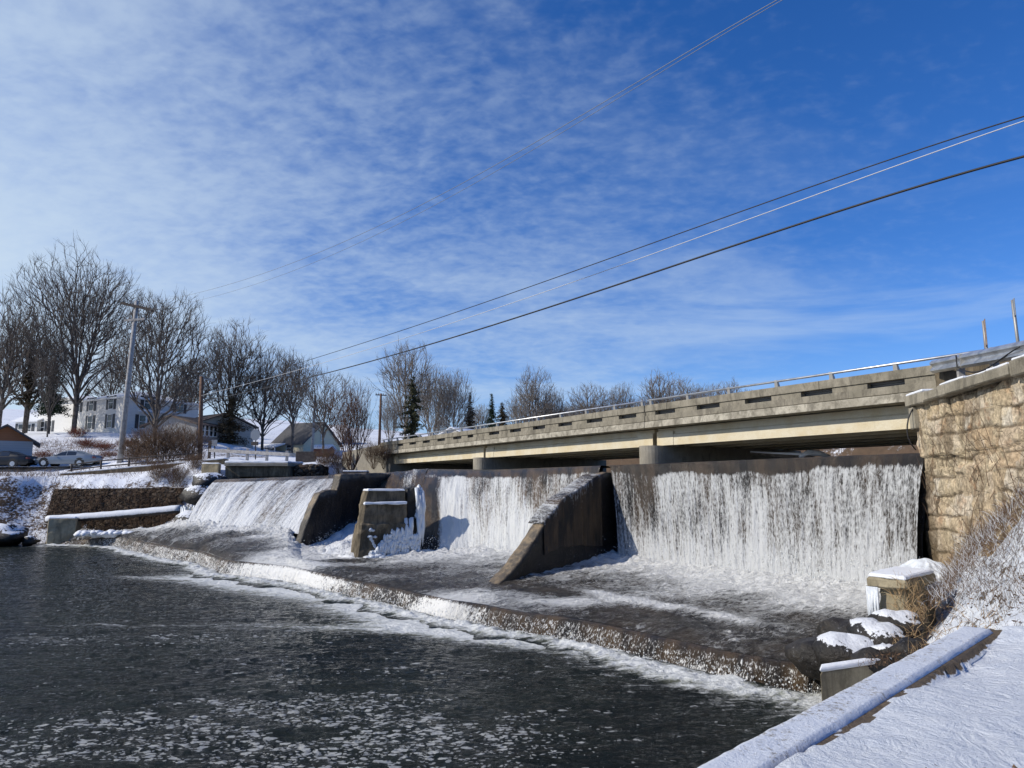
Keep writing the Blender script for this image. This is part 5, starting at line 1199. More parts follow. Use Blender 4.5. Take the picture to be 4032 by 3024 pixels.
# ------------------------------------------------------------------ buildings
def house(name, label, p0, p1, depth, zb, zt, roof, wallm, roofm, over=.45, rh=2.0, wins=(), side=(), cat='house', shut=True, snow_roof=False, gable_front=False):
    p0 = Vector((p0.x, p0.y, 0)); p1 = Vector((p1.x, p1.y, 0)); ux = (p1-p0).normalized(); W = (p1-p0).length; uy = Vector((-ux.y, ux.x, 0))
    if uy.y < 0: uy = -uy
    t = thing(name, p0+Vector((0, 0, zb)), label, cat)
    def q(a, b, z): return p0+ux*a+uy*b+Vector((0, 0, z))
    mb = MB(); mb.hexa([q(0, 0, zb-2), q(W, 0, zb-2), q(W, depth, zb-2), q(0, depth, zb-2)], [q(0, 0, zt), q(W, 0, zt), q(W, depth, zt), q(0, depth, zt)]); mb.build('wall', wallm, t)
    o_ = over; mb = MB(); th = .16; zt_ = zt+.01
    if roof == 'hip':
        i_ = min(W, depth)*.38; lo_ = [q(-o_, -o_, zt_), q(W+o_, -o_, zt_), q(W+o_, depth+o_, zt_), q(-o_, depth+o_, zt_)]
        hi_ = [q(i_, i_, zt+rh), q(W-i_, i_, zt+rh), q(W-i_, depth-i_, zt+rh), q(i_, depth-i_, zt+rh)]
        mb.hexa([p-Vector((0, 0, 0)) for p in lo_], [p+Vector((0, 0, th)) for p in lo_]); mb.build('eaves', M['trim_white'], t); mb = MB(); mb.hexa([p+Vector((0, 0, th+.003)) for p in lo_], hi_)
    elif gable_front:
        for sgn, a_ in ((-1, -o_), (1, W+o_)):
            mid_ = W/2; ze = zt-rh*o_/(W/2)
            mb.hexa([q(a_, -o_, ze), q(mid_, -o_, zt+rh), q(mid_, depth+o_, zt+rh), q(a_, depth+o_, ze)], [q(a_, -o_, ze+th), q(mid_, -o_, zt+rh+th), q(mid_, depth+o_, zt+rh+th), q(a_, depth+o_, ze+th)])
        g_ = MB(); g_.prism([q(0, .02, zt), q(W, .02, zt), q(W/2, .02, zt+rh-.02)], uy*(depth-.04)); g_.build('gable', wallm if not isinstance(gable_front, bpy.types.Material) else gable_front, t)
    else:
        for b_ in (-o_, depth+o_):
            mid_ = depth/2; ze = zt-rh*o_/(depth/2)
            mb.hexa([q(-o_, b_, ze), q(W+o_, b_, ze), q(W+o_, mid_, zt+rh), q(-o_, mid_, zt+rh)], [q(-o_, b_, ze+th), q(W+o_, b_, ze+th), q(W+o_, mid_, zt+rh+th), q(-o_, mid_, zt+rh+th)])
        g_ = MB(); g_.prism([q(.02, 0, zt), q(.02, depth, zt), q(.02, depth/2, zt+rh-.02)], ux*(W-.04)); g_.build('gable', wallm, t)
    mb.build('roof', roofm, t)
    def win(c, a, nrm, w_, h_, sh):
        d3 = lambda s, k, z: c+a*s+nrm*k+Vector((0, 0, z))
        f = MB(); 
        for (s0, s1, z0, z1) in ((-w_/2-.09, w_/2+.09, h_/2, h_/2+.1), (-w_/2-.09, w_/2+.09, -h_/2-.1, -h_/2), (-w_/2-.09, -w_/2, -h_/2, h_/2), (w_/2, w_/2+.09, -h_/2, h_/2), (-w_/2, w_/2, -.04, .04)):
            f.hexa([d3(s0, 0, z0), d3(s1, 0, z0), d3(s1, .07, z0), d3(s0, .07, z0)], [d3(s0, 0, z1), d3(s1, 0, z1), d3(s1, .07, z1), d3(s0, .07, z1)])
        fo = f.build('window', M['trim_white'], t)
        g = MB(); g.hexa([d3(-w_/2, .0, -h_/2), d3(w_/2, .0, -h_/2), d3(w_/2, .03, -h_/2), d3(-w_/2, .03, -h_/2)], [d3(-w_/2, .0, h_/2), d3(w_/2, .0, h_/2), d3(w_/2, .03, h_/2), d3(-w_/2, .03, h_/2)]); g.build('pane', M['window_glass'], fo)
        if sh:
            for s_ in (-1, 1):
                s0 = s_*(w_/2+.12); s1 = s_*(w_/2+.62); g = MB(); a0, a1_ = min(s0, s1), max(s0, s1)
                g.hexa([d3(a0, 0, -h_/2-.1), d3(a1_, 0, -h_/2-.1), d3(a1_, .05, -h_/2-.1), d3(a0, .05, -h_/2-.1)], [d3(a0, 0, h_/2+.1), d3(a1_, 0, h_/2+.1), d3(a1_, .05, h_/2+.1), d3(a0, .05, h_/2+.1)]); g.build('shutter', M['shutter'], fo)
    for (a, z, w_, h_) in wins: win(q(a, -.002, zb+z), ux, -uy, w_, h_, shut)
    for (b, z, w_, h_) in side: win(q(W+.002, b, zb+z), uy, ux, w_, h_, shut)
    return t, q, W
Yh = 100
A_, B_ = at(72, 433, 103), at(123.5, 434, 97); zb = A_.z-.1; zt = at(123.5, 398, 97).z
W_h = (Vector((B_.x, B_.y, 0))-Vector((A_.x, A_.y, 0))).length
def pxu(px): return (px-72)/(123.5-72)*W_h
C_ = at(148, 434, 106); dep = 11.5
t_, q_, _ = house('white_house', 'large white two-storey house with dark shutters and snowy roof behind the tallest bare tree', A_, B_, dep, zb, zt, 'hip', M['siding_white'], M['snow'], .6, 1.7,
    wins=[(pxu(x_), z_, 1.0, 1.75) for x_ in (90, 109.5) for z_ in (1.45, 4.05)]+[(pxu(76), 4.05, 1.0, 1.75)],
    side=[(3.2, 4.1, .95, 1.75), (8.3, 4.1, .95, 1.75), (2.6, 1.4, .95, 1.75), (8.6, 1.4, .95, 1.75)])
mb = MB(); c1 = [q_(W_h, 2.0, zb+2.75), q_(W_h+1.5, 2.0, zb+2.75), q_(W_h+1.5, 7.4, zb+2.75), q_(W_h, 7.4, zb+2.75)]; mb.hexa(c1, [p+Vector((0, 0, .25)) for p in c1]); mb.build('porch_roof', M['snow'], t_)
for b_ in (2.3, 4.7, 7.1):
    mb = MB(); mb.tube([q_(W_h+1.35, b_, zb-.3), q_(W_h+1.35, b_, zb+2.74)], .12, 8); mb.build('porch_column', M['trim_white'], t_, True)
mb = MB(); mb.box(q_(W_h+.05, 5.6, zb+1.05), (.08, 1.0, 2.1), math.atan2((q_(1, 0, 0)-q_(0, 0, 0)).y, (q_(1, 0, 0)-q_(0, 0, 0)).x)); mb.build('door', M['siding_grey'], t_)
A2, B2 = at(36.5, 436, 108), at(71, 434, 104)
house('house_wing', 'two-storey white wing with dark shutters adjoining the left end of the large white house', A2, B2, 8, at(40, 436, 106).z, at(60, 400, 104).z, 'hip', M['siding_white'], M['snow'], .5, 1.2,
      wins=[(1.6, 4.2, .9, 1.6), (4.6, 4.2, .9, 1.6), (1.4, 1.4, .9, 1.7), (3.2, 1.4, .9, 1.7)], side=(), cat='house')
A2, B2 = at(14, 440, 108), at(36, 437, 107)
house('house_annex', 'low white single-storey annex with a shed roof at the far left of the white house', A2, B2, 7, at(20, 440, 108).z, at(25, 421, 108).z, 'gable', M['siding_white'], M['snow'], .5, 1.6, wins=[(1.2, 1.6, 1.1, 1.5), (2.6, 1.6, .8, 1.4)], cat='house')
# ranch house
A2, B2 = at(196, 442, 88), at(219.5, 444, 92)
house('grey_house', 'low grey house with a row of windows between the brown pole and the evergreen', A2, B2, 8, A2.z-.2, at(205, 425.5, 90).z, 'gable', M['siding_grey'], M['roof_brown'], .5, 1.1,
      wins=[(1.0+.75*i, 1.75, .5, 1.3) for i in range(4)], shut=False)
A2, B2 = at(172, 442, 94), at(195, 442, 90)
house('pale_outbuilding', 'low pale outbuilding with a brown roof just right of the large white house', A2, B2, 8, A2.z-.2, at(185, 424.5, 92).z, 'gable', M['siding_pale'], M['roof_brown'], .5, 1.5, wins=[], shut=False)
A2, B2 = at(158, 438, 116), at(173, 438, 116)
house('distant_house', 'pale gabled house seen between the trunks behind the pale outbuilding', A2, B2, 9, A2.z-1, at(165, 421, 116).z, 'gable', M['siding_pale'], M['snow'], .4, 2.6, wins=[(1.2, 2.4, .8, 1.3)], shut=False, gable_front=True)
# cream house with the dark roof
A2, B2 = at(272, 453.5, 104), at(303, 454.5, 101); zb2 = A2.z-.3
t2, q2, W2 = house('cream_house', 'cream-coloured house with a dark grey gable roof and snowy porch beyond the roadside guardrail', A2, B2, 7.5, zb2, at(290, 443, 102).z, 'gable', M['siding_cream'], M['roof_dark'], .35, 3.1, wins=[(3.4, 1.0, .9, .8)], side=[(3.7, 2.9, .5, 1.3), (3.7, .9, .6, .6)], shut=False)
mb = MB(); c1 = [q2(-2.2, -2.2, zb2+1.0), q2(2.9, -2.2, zb2+1.0), q2(2.9, 0, zb2+1.6), q2(-2.2, 0, zb2+1.6)]; mb.hexa(c1, [p+Vector((0, 0, .18)) for p in c1]); mb.build('porch_roof', M['snow'], t2)
for a_ in (-2.0, .2, 2.7):
    mb = MB(); mb.tube([q2(a_, -2.0, zb2-.8), q2(a_, -2.0, zb2+1.0)], .09, 8); mb.build('porch_post', M['trim_white'], t2, True)
A2, B2 = at(307, 450, 122), at(339, 450, 122)
house('snowy_roof_house', 'house with a broad snow-white roof behind the cream house and the thin trees', A2, B2, 9, A2.z-1, at(320, 441, 122).z, 'gable', M['siding_white'], M['snow'], .5, 3.0, wins=[(2.2, 1.2, .8, 1.2), (4.2, 1.2, .8, 1.2)], shut=False)
A2, B2 = at(313, 454, 96), at(327, 454, 96)
house('red_shed', 'small dark red shed right of the cream house gable', A2, B2, 4, A2.z-.5, at(315, 448.5, 96).z, 'gable', M['siding_red'], M['snow'], .25, .5, wins=(), shut=False, cat='shed')
# snow roof seen over the bridge
A2, B2 = at(476, 441, 120), at(499, 441, 126)
house('far_roof_house', 'pale house whose snow-covered roof shows just above the bridge rail', A2, B2, 10, A2.z-3, at(475, 439.5, 120).z, 'gable', M['siding_pale'], M['snow'], .5, 2.2, wins=(), shut=False)
# garage at the far left
B2 = at(31, 466, 62); A2 = B2-Vector((.83, .56, 0))*3.9
house('garage', 'garage with a brown gable over pale grey siding at the far left edge', A2, B2, 5, B2.z-.1, at(31, 441.5, 62).z, 'gable', M['siding_garage'], M['roof_dark'], .55, 1.25, wins=(), shut=False, gable_front=M['siding_brown'], cat='garage')

# ------------------------------------------------------------------ cars
def car(loc, rz, L, paint, label, cat='car'):
    t = thing('parked_car', Vector((0, 0, 0)), label, cat)
    n = 64; xs = np.linspace(-L/2, L/2, n)
    def prof(x, P): return np.interp(x/L+.5, [p[0] for p in P], [p[1] for p in P])
    low = prof(xs, [(0, .42), (.03, .26), (.5, .24), (.97, .26), (1, .42)])
    belt = prof(xs, [(0, .50), (.02, .62), (.10, .72), (.28, .84), (.36, .90), (.70, .95), (.88, .98), (.97, .96), (1, .74)])
    top = prof(xs, [(0, .51), (.02, .63), (.10, .73), (.28, .86), (.33, .92), (.45, 1.30), (.55, 1.39), (.66, 1.37), (.78, 1.16), (.87, 1.02), (.97, .985), (1, .76)])
    hw = prof(xs, [(0, .62), (.04, .80), (.15, .88), (.85, .88), (.96, .82), (1, .70)])
    ring = []
    for i, x in enumerate(xs):
        w_ = hw[i]; b_ = belt[i]; tp = top[i]; lo_ = low[i]; ins_ = w_-(tp-b_)*.62
        ring.append([(x, -w_*.92, lo_), (x, -w_, lo_+.15), (x, -w_*1.02, (lo_+b_)/2), (x, -w_*.99, b_-.06), (x, -w_*.96, b_), (x, -(ins_+w_)/2*.97, (b_+tp)/2), (x, -ins_*.95, tp-.03), (x, -ins_*.6, tp+.01), (x, 0, tp+.02)])
    Pn_ = np.array([r+[(a, -b, c) for a, b, c in r[::-1][1:]] for r in ring])
    grid_mesh('body', Pn_, paint, t)
    mb = MB(); mb.add(Pn_[0].tolist(), [tuple(range(len(Pn_[0])))]); mb.add(Pn_[-1].tolist(), [tuple(range(len(Pn_[0])))[::-1]]); mb.build('end_panel', paint, t)
    # glass strips over the side windows and screens
    for sgn in (-1, 1):
        for (a0, a1_) in ((.37, .535), (.55, .70)):
            mb = MB(); V = []; N_ = 12
            for k in range(N_+1):
                x = (a0+(a1_-a0)*k/N_-.5)*L; b_ = np.interp(x, xs, belt)+.035; tp = np.interp(x, xs, top)-.085; tp = max(tp, b_+.01); w_ = np.interp(x, xs, hw); bt = np.interp(x, xs, belt)
                yb = (w_*.96-(b_-bt)*.62*.98)+.022; yt = (w_*.96-(tp-bt)*.62*.98)+.028
                V += [(x, sgn*yb, b_), (x, sgn*yt, tp)]
            mb.add(V, [(2*k, 2*k+2, 2*k+3, 2*k+1) for k in range(N_)]); mb.build('side_window', M['window_glass'], t)
    for (a0, a1_, nm) in ((.345, .445, 'windscreen'), (.68, .80, 'rear_screen')):
        mb = MB(); V = []
        for k in range(7):
            x = (a0+(a1_-a0)*k/6-.5)*L; tp = np.interp(x, xs, top)+.035; w_ = np.interp(x, xs, hw)*.62; V += [(x, -w_, tp-.02), (x, w_, tp-.02)]
        mb.add(V, [(2*k, 2*k+2, 2*k+3, 2*k+1) for k in range(6)]); mb.build(nm, M['window_glass'], t)
    for xw in (-L*.31, L*.275):
        for sgn in (-1, 1):
            mb = MB(); mb.tube([(xw, sgn*.90, .33), (xw, sgn*.68, .33)], .335, 22); w_ = mb.build('wheel', M['rubber'], t)
            mb = MB(); mb.tube([(xw, sgn*.915, .33), (xw, sgn*.90, .33)], .20, 16)
            for k in range(5):
                q = 2*math.pi*k/5; mb.box((xw+.1*math.cos(q), sgn*.92, .33+.1*math.sin(q)), (.20, .012, .05), 0, 0, -q)
            mb.build('rim', M['rim'], w_)
            mb = MB(); mb.tube([(xw, sgn*.895, .38), (xw, sgn*.70, .38)], .395, 22); mb.build('wheel_arch', M['rubber'], t)
    for sgn in (-1, 1):
        mb = MB(); mb.box((L/2-.06, sgn*.62, .80), (.16, .40, .15)); mb.build('tail_lamp', M['tail_lamp'], t, bevel=.03)
        mb = MB(); mb.box((-L/2+.10, sgn*.60, .60), (.20, .34, .12)); mb.build('headlight', M['trim_white'], t, bevel=.03)
        mb = MB(); mb.box((-L*.13, sgn*1.0, .95), (.12, .18, .12)); mb.build('mirror', paint, t, bevel=.02)
    t.location = loc; t.rotation_euler = (0, 0, rz); return t
car(at(68, 467.3, 60.6)+Vector((0, 0, .02)), R(3), 4.95, M['car_paint'], 'silver coupe parked side-on on the snow right of the garage')
car(at(2, 468, 59.6)+Vector((0, 0, .0)), R(2), 5.0, M['car_dark'], 'black car parked in the shadow in front of the garage')
cz = at(68, 467.3, 60.6).z
pad = MB(); pad.add([at(-120, 471, 57.5), at(40, 471, 57.5), at(112, 468.5, 58.4), at(112, 466, 62.5), at(-120, 466, 63.5)], [(0, 1, 2, 3, 4)])
for i, p in enumerate(pad.v): pad.v[i] = (p[0], p[1], cz-.02)
tag(pad.build('parking_pad', M['snow']), kind='structure')

# ------------------------------------------------------------------ poles, signs, roadside rail
def pole(base, top, r0, r1, mt, label, arms=(), cat='utility pole', name='utility_pole'):
    t = thing(name, base, label, cat); mb = MB(); mb.tube([base-Vector((0, 0, .5)), base.lerp(top, .5), top], [r0, (r0+r1)/2, r1], 12); mb.build('shaft', mt, t, True)
    for (p, q, th, am) in arms:
        mb = MB(); d_ = (q-p); a = math.atan2(d_.y, d_.x); el_ = math.atan2(d_.z, math.hypot(d_.x, d_.y)); mb.box((p+q)/2, (d_.length, .13, th), a, 0, -el_); ar = mb.build('crossarm', am, t)
        for s_ in (.06, .3, .7, .94):
            c_ = p.lerp(q, s_)+Vector((0, 0, th/2)); mb = MB(); mb.tube([c_, c_+Vector((0, 0, .10)), c_+Vector((0, 0, .2))], [.05, .06, .03], 7); mb.build('insulator', M['cable_grey'], ar, True)
    return t
Yp = 57.5
pb_, pt_ = at(119.6, 464, Yp), at(136.8, 301, Yp)
t = pole(pb_, pt_, .24, .15, M['pole_wood_grey'], 'tall leaning grey utility pole with two crossarms in front of the white house',
     [(at(121, 303, Yp), at(152, 310, Yp-.4), .22, M['dark_wood']), (at(124.5, 320.5, Yp), at(145, 319, Yp-.3), .16, M['pole_wood_grey'])])
mb = MB(); mb.tube([at(133, 308.5, Yp-.1), at(136, 314, Yp)], .04, 5); mb.tube([at(141, 309.5, Yp-.1), at(137, 314, Yp)], .04, 5); mb.build('brace', M['grey_metal'], t)
pole(at(200, 461, 58.5), at(201.6, 376.5, 58.5), .20, .14, M['pole_wood_brown'], 'brown utility pole standing in the brush left of the guardrail', [(at(199.5, 378, 58.5), at(214, 380.5, 60), .10, M['cable_grey'])])
pole(at(312, 453, 95), at(315.3, 395, 95), .20, .15, M['pole_wood_grey'], 'pale grey utility pole in front of the cream house gable')
pole(at(379.3, 445, 90), at(381, 393.5, 90), .19, .13, M['pole_wood_brown'], 'thin brown pole with a small T-top near the far end of the bridge', [(at(375.5, 394.8, 90), at(386.5, 395.4, 90), .12, M['dark_wood'])])
def signpost(px, ytop, ybot, Y, w_, h_, label, mt=None, box_=False, diamond=False):
    b_, t__ = snap(at(px, ybot, Y)), at(px, ytop, Y); t = thing('road_sign', b_, label, 'sign')
    mb = MB(); mb.tube([b_-Vector((0, 0, .3)), t__], .05, 6); mb.build('post', M['black_paint'], t, True)
    mb = MB(); c = t__-Vector((0, -.0, h_*.45)); 
    if diamond: mb.prism([c+Vector((w_*.5*math.cos(q), -.08, h_*.5*math.sin(q))) for q in [math.pi/8+k*math.pi/4 for k in range(8)]], (0, .02, 0))
    else: mb.box(c+Vector((0, -.08, 0)), (w_, .02, h_))
    mb.build('panel', mt or M['sign_back'], t)
    if box_: mb = MB(); mb.box(c-Vector((0, .08, h_*.72)), (.62, .25, .34)); mb.build('lower_panel', M['dark_wood'], t, bevel=.02)
signpost(255.8, 429.5, 456, 68, .95, 1.15, 'grey back of an eight-sided road sign on a black post with a box below it', None, True, True)
signpost(214.8, 440.2, 456, 64, .52, .55, 'small square grey road sign near the left end of the guardrail')
gl = thing('guardrail', at(208, 455, 63), 'weathered wooden-post guardrail along the snowy road left of the bridge', 'guardrail')
ga, gb_ = at(209, 450.2, 63), at(307, 455.6, 60)
mb = MB(); d_ = gb_-ga; mb.box((ga+gb_)/2, (d_.length, .08, .30), math.atan2(d_.y, d_.x), 0, -math.atan2(d_.z, math.hypot(d_.x, d_.y))); mb.build('beam', M['pole_wood_grey'], gl, bevel=.02)
for k in range(6):
    p = ga.lerp(gb_, k/5); mb = MB(); h_ = 1.15 if k else 1.6; mb.box(p+Vector((0, .12, -.25+(.3 if k == 0 else 0))), (.22, .20, h_), .05); mb.build('post', M['pole_wood_grey'] if k else M['dark_wood'], gl, bevel=.015)
mb = MB(); p = at(306, 457, 59.6); mb.box(p, (1.6, .5, .9), .1); tag(mb.build('crate', M['dark_wood'], None, bevel=.03), 'dark brown wooden box at the right end of the roadside guardrail', 'box')

# ------------------------------------------------------------------ overhead wires
def wire(pts, Ya, Yb, r, mt, label):
    """pts in the photo's order left to right; the wire runs straight in plan from depth Ya to Yb"""
    xs_ = np.linspace(pts[0][0], pts[-1][0], 60); co = np.polyfit([p[0] for p in pts], [p[1] for p in pts], min(3, len(pts)-1)); ys_ = np.polyval(co, xs_)
    w3 = [at(x_, y_, 1/((1-k)/Ya+k/Yb)) for x_, y_, k in zip(xs_, ys_, np.linspace(0, 1, 60))]
    d_ = (w3[-1]-w3[-2]).normalized(); w3.append(w3[-1]+d_*6)
    mb = MB(); mb.tube(w3, r, 6); tag(mb.build('overhead_wire', M[mt], None, True), label, 'wire', 'overhead wires across the river')
wire([(137, 305), (190, 294.5), (433, 199), (597, 106), (777, 0)], 57.5, 13, .008, 'cable_grey', 'uppermost thin grey overhead wire leaving the tall leaning pole')
wire([(150, 309), (194, 302.5), (444, 199.5), (600, 110), (782, 0)], 57, 13, .0065, 'cable_grey', 'second thin overhead wire just below the uppermost one')
wire([(201, 391), (310, 359.5), (491, 301), (694, 227), (880, 164), (1024, 116)], 58.5, 13, .014, 'cable_black', 'dark thin overhead wire, upper one of the three that cross low over the bridge')
wire([(201, 396), (319, 363), (500, 308), (704, 235), (1024, 121)], 58.5, 13.3, .011, 'cable_white', 'pale whitish overhead wire running close under the dark thin one')
wire([(201.5, 402), (287, 382), (481, 329.5), (741, 243), (1024, 156.5)], 58.5, 12.5, .025, 'cable_black', 'thick black overhead cable, lowest of all the wires')

# ================================================================== TREES AND BRUSH
def prisms(A, B, ra, rb, k):
    n = len(A); D = B-A; L = np.linalg.norm(D, axis=1)[:, None]+1e-9; D = D/L
    ref = np.where(np.abs(D[:, 2:3]) < .9, np.array([[0, 0, 1.]]), np.array([[1., 0, 0]])); a = np.cross(D, ref); a /= np.linalg.norm(a, axis=1)[:, None]+1e-9; b = np.cross(a, D)
    q = np.arange(k)*2*math.pi/k; c, s = np.cos(q), np.sin(q)
    rg = a[:, None, :]*c[None, :, None]+b[:, None, :]*s[None, :, None]
    V = np.concatenate([A[:, None, :]+rg*ra[:, None, None], B[:, None, :]+rg*rb[:, None, None]], 1).reshape(-1, 3)
    base = (np.arange(n)*2*k)[:, None]; j = np.arange(k); jn = (j+1) % k
    Fq = np.stack([base+j, base+jn, base+k+jn, base+k+j], -1).reshape(-1, 4)
    return V, Fq
def quads_mesh(name, parts, mt, parent, smooth=False):
    off = 0; Vs = []; Fs = []
    for V, F_ in parts:
        if len(V) == 0: continue
        Vs.append(V); Fs.append(F_+off); off += len(V)
    V = np.concatenate(Vs); q = np.concatenate(Fs); k = q.shape[1]
    me = bpy.data.meshes.new(name); me.vertices.add(len(V)); me.vertices.foreach_set('co', V.astype(np.float32).reshape(-1))
    me.loops.add(len(q)*k); me.loops.foreach_set('vertex_index', q.reshape(-1).astype(np.int32)); me.polygons.add(len(q))
    me.polygons.foreach_set('loop_start', (np.arange(len(q))*k).astype(np.int32)); me.polygons.foreach_set('loop_total', np.full(len(q), k, np.int32)); me.update(calc_edges=True)
    return link_mesh(name, me, mt, parent, smooth)
def branch_tree(seed, H, W, th, n=1500, leaders=4, spread=.5, bf=.35, tip=.02, twigs=3, twl=.9, stems=1, up=1.0, skirt=.9, topw=1.0, expo=2.35, r0=None):
    r0 = r0 or H*.0150; tip = tip*.60; expo = math.log(n*twigs*.75/(stems if stems > 1 else 1))/math.log((r0 if stems == 1 else r0*.45)/tip)
    rs = np.random.RandomState(seed); pos = [np.zeros(3)]; par = [-1]; pl = [0.0]
    def addn(p, q): pos.append(np.array(p, float)); par.append(q); pl.append(pl[q]+np.linalg.norm(pos[-1]-pos[q])); return len(pos)-1
    heads = []
    if stems == 1:
        i = 0; lean = rs.uniform(-.04, .04, 2)
        for z in np.linspace(0, th, 6)[1:]: i = addn((lean[0]*z, lean[1]*z, z), i)
        heads = [i]*leaders
    else:
        for k in range(stems):
            q = rs.uniform(0, 6.28); i = addn((.25*math.cos(q), .25*math.sin(q), .15), 0); heads.append(i)
        leaders = stems
    q0 = rs.uniform(0, 6.28)
    for k in range(leaders):
        i = heads[k]; p0 = pos[i].copy(); q = q0+k*2*math.pi/leaders+rs.uniform(-.4, .4); rad = W/2*spread*rs.uniform(.5, 1.1)*(0.25 if k == 0 and stems == 1 else 1); hh = H*rs.uniform(.74, .92)
        for t in np.linspace(0, 1, 11)[1:]:
            r_ = rad*(t**(.75 if stems == 1 else .9)); i = addn((p0[0]+math.cos(q)*r_+rs.uniform(-.1, .1), p0[1]+math.sin(q)*r_+rs.uniform(-.1, .1), p0[2]+(hh-p0[2])*t**1.08), i)
    z0 = th*skirt if stems == 1 else H*.18; zc, rz = (z0+H)/2, (H-z0)/2
    P = rs.normal(size=(n, 3)); P /= np.linalg.norm(P, axis=1)[:, None]; P *= (rs.rand(n)**(1/2.2))[:, None]
    bump_ = 1+.55*fbm(P[:, 0]*2.1+seed, P[:, 1]*2.1, P[:, 2]*2.1, oct=3, s=seed)-.05
    keep = fbm(P[:, 0]*2.6+seed*3, P[:, 1]*2.6, P[:, 2]*2.6, oct=2, s=seed+5) > -.16; P = P[keep]; bump_ = bump_[keep]; n = len(P)
    P[:, :2] *= (W/2*np.minimum(bump_, 1.2))[:, None]; f_ = P[:, 2]; P[:, :2] *= (1+(topw-1)*f_)[:, None]; P[:, 2] = zc+P[:, 2]*rz*np.minimum(bump_, 1.03)
    o0 = np.array([0, 0, th*.9 if stems == 1 else .2]); P = P[np.argsort(np.linalg.norm(P-o0, axis=1))]
    N0 = len(pos); A = np.zeros((N0+n, 3)); A[:N0] = pos; PLn = np.zeros(N0+n); PLn[:N0] = pl; PA = np.full(N0+n, -1); PA[:N0] = par; c = N0; lo = 3 if stems == 1 else 1
    for p in P:
        d = A[lo:c]-p; dd = np.sqrt((d*d).sum(1)); cost = dd+(bf+.45)*PLn[lo:c]+up*np.maximum(d[:, 2]+.25*dd, 0)
        j = int(np.argmin(cost))+lo; A[c] = p; PA[c] = j; PLn[c] = PLn[j]+dd[j-lo]; c += 1
    N = c; kids = np.zeros(N, int)
    for i in range(1, N): kids[PA[i]] += 1
    R_ = np.zeros(N); 
    own = np.where(kids == 0, float(twigs), .6)*tip**expo
    acc = own.copy()
    order = np.argsort(-PLn)
    for i in order:
        if PA[i] >= 0: acc[PA[i]] += acc[i]
    R_ = acc**(1/expo)
    # edges with a bent midpoint
    idx = np.arange(1, N); pa = PA[idx]; a, b = A[pa], A[idx]; gp = PA[pa]; pd = np.where((gp >= 0)[:, None], A[pa]-A[np.maximum(gp, 0)], np.array([[0, 0, 1.]])); pd /= np.linalg.norm(pd, axis=1)[:, None]+1e-9
    L = np.linalg.norm(b-a, axis=1)[:, None]; m_ = (a+b)/2+pd*L*.13-(b-a)*.02+rs.normal(size=a.shape)*L*.022
    ra = np.minimum(R_[pa], R_[idx]*1.5); rb = R_[idx]; rm = (ra+rb)/2
    # twigs
    tips = np.where(kids == 0)[0]; reps = np.repeat(tips, twigs); mids = np.where((kids > 0) & (R_ < .07))[0]; reps = np.concatenate([reps, mids])
    out = A[reps]-A[PA[reps]]; out /= np.linalg.norm(out, axis=1)[:, None]+1e-9; d = out+rs.normal(size=out.shape)*.42+np.array([0, 0, .35]); d /= np.linalg.norm(d, axis=1)[:, None]
    tl_ = (twl*rs.uniform(.5, 1.2, len(reps)))[:, None]; t1 = A[reps]+d*tl_*.5; d2 = d+rs.normal(size=d.shape)*.25+np.array([0, 0, .2]); t2_ = t1+d2*tl_*.5
    return dict(a=a, m=m_, b=b, ra=ra, rm=rm, rb=rb, ta=A[reps], tm=t1, tb=t2_, tip=tip)
def make_tree(name, T, barkm, twigm, label, cat='tree', group=None, thick=.12):
    t = thing(name, (0, 0, 0), label, cat, group); big = T['rb'] > thick
    def seg(mk, k): 
        x = prisms(T['a'][mk], T['m'][mk], T['ra'][mk], T['rm'][mk], k); y = prisms(T['m'][mk], T['b'][mk], T['rm'][mk], T['rb'][mk], k); return [x, y]
    if big.any(): quads_mesh('trunk', seg(big, 8), barkm, t, True)
    md = ~big & (T['rb'] > .035); sm = ~big & ~md; n_ = len(T['ta']); tp = np.full(n_, T['tip'])
    quads_mesh('crown', seg(md, 5)+seg(sm, 3)+[prisms(T['ta'], T['tm'], tp, tp*.8, 3), prisms(T['tm'], T['tb'], tp*.8, tp*.45, 3)], twigm, t, False)
    return t
def dup(root, label):
    r = root.copy(); COL.objects.link(r); r['label'] = label
    for ch in list(root.children):
        c = ch.copy(); COL.objects.link(c); c.parent = r
    return r
def place(t, px, ytop, Y, H, ybase=None, rz=0, wx=1.0):
    """stand the tree (native height H) on the ground so that its top is at the height seen in the photo"""
    g = at(px, 450, Y); gz = ground_z(g.x, Y) if ybase is None else at(px, ybase, Y).z
    top = at(px, ytop, Y).z; s = (top-gz)/H; t.location = (g.x, Y, gz-.1); t.scale = (s*wx, s*wx, s); t.rotation_euler = (0, 0, rz)
G1 = 'tall bare trees on the left bank'
t = make_tree('bare_tree', branch_tree(3, 25, 17, 6.5, 3400, 5, .42, .30, .024, 4, 1.1), M['bark'], M['bark'], 'tallest bare maple, broad rounded crown, in front of the white house', group=G1); place(t, 72, 243, 92, 25, 436, R(20), .98)
t = make_tree('bare_tree', branch_tree(8, 19, 13, 3.4, 2600, 4, .5, .30, .024, 4, 1.0), M['bark'], M['bark'], 'second tallest bare maple, spreading crown, just right of the tall grey pole', group=G1); place(t, 154, 290, 84, 19, 446, R(80), 1.05)
t = make_tree('bare_tree', branch_tree(15, 17, 12, 5, 1800, 5, .45, .32, .024, 3, 1.0), M['bark'], M['bark'], 'bare tree cut by the left edge of the picture', group=G1); place(t, -4, 292, 92, 17, None, R(10), 1.1); p0_ = t
t = dup(p0_, 'bare tree with a forked trunk left of the tallest maple, over the garage'); place(t, 24, 310, 99, 17, None, R(130), .9)
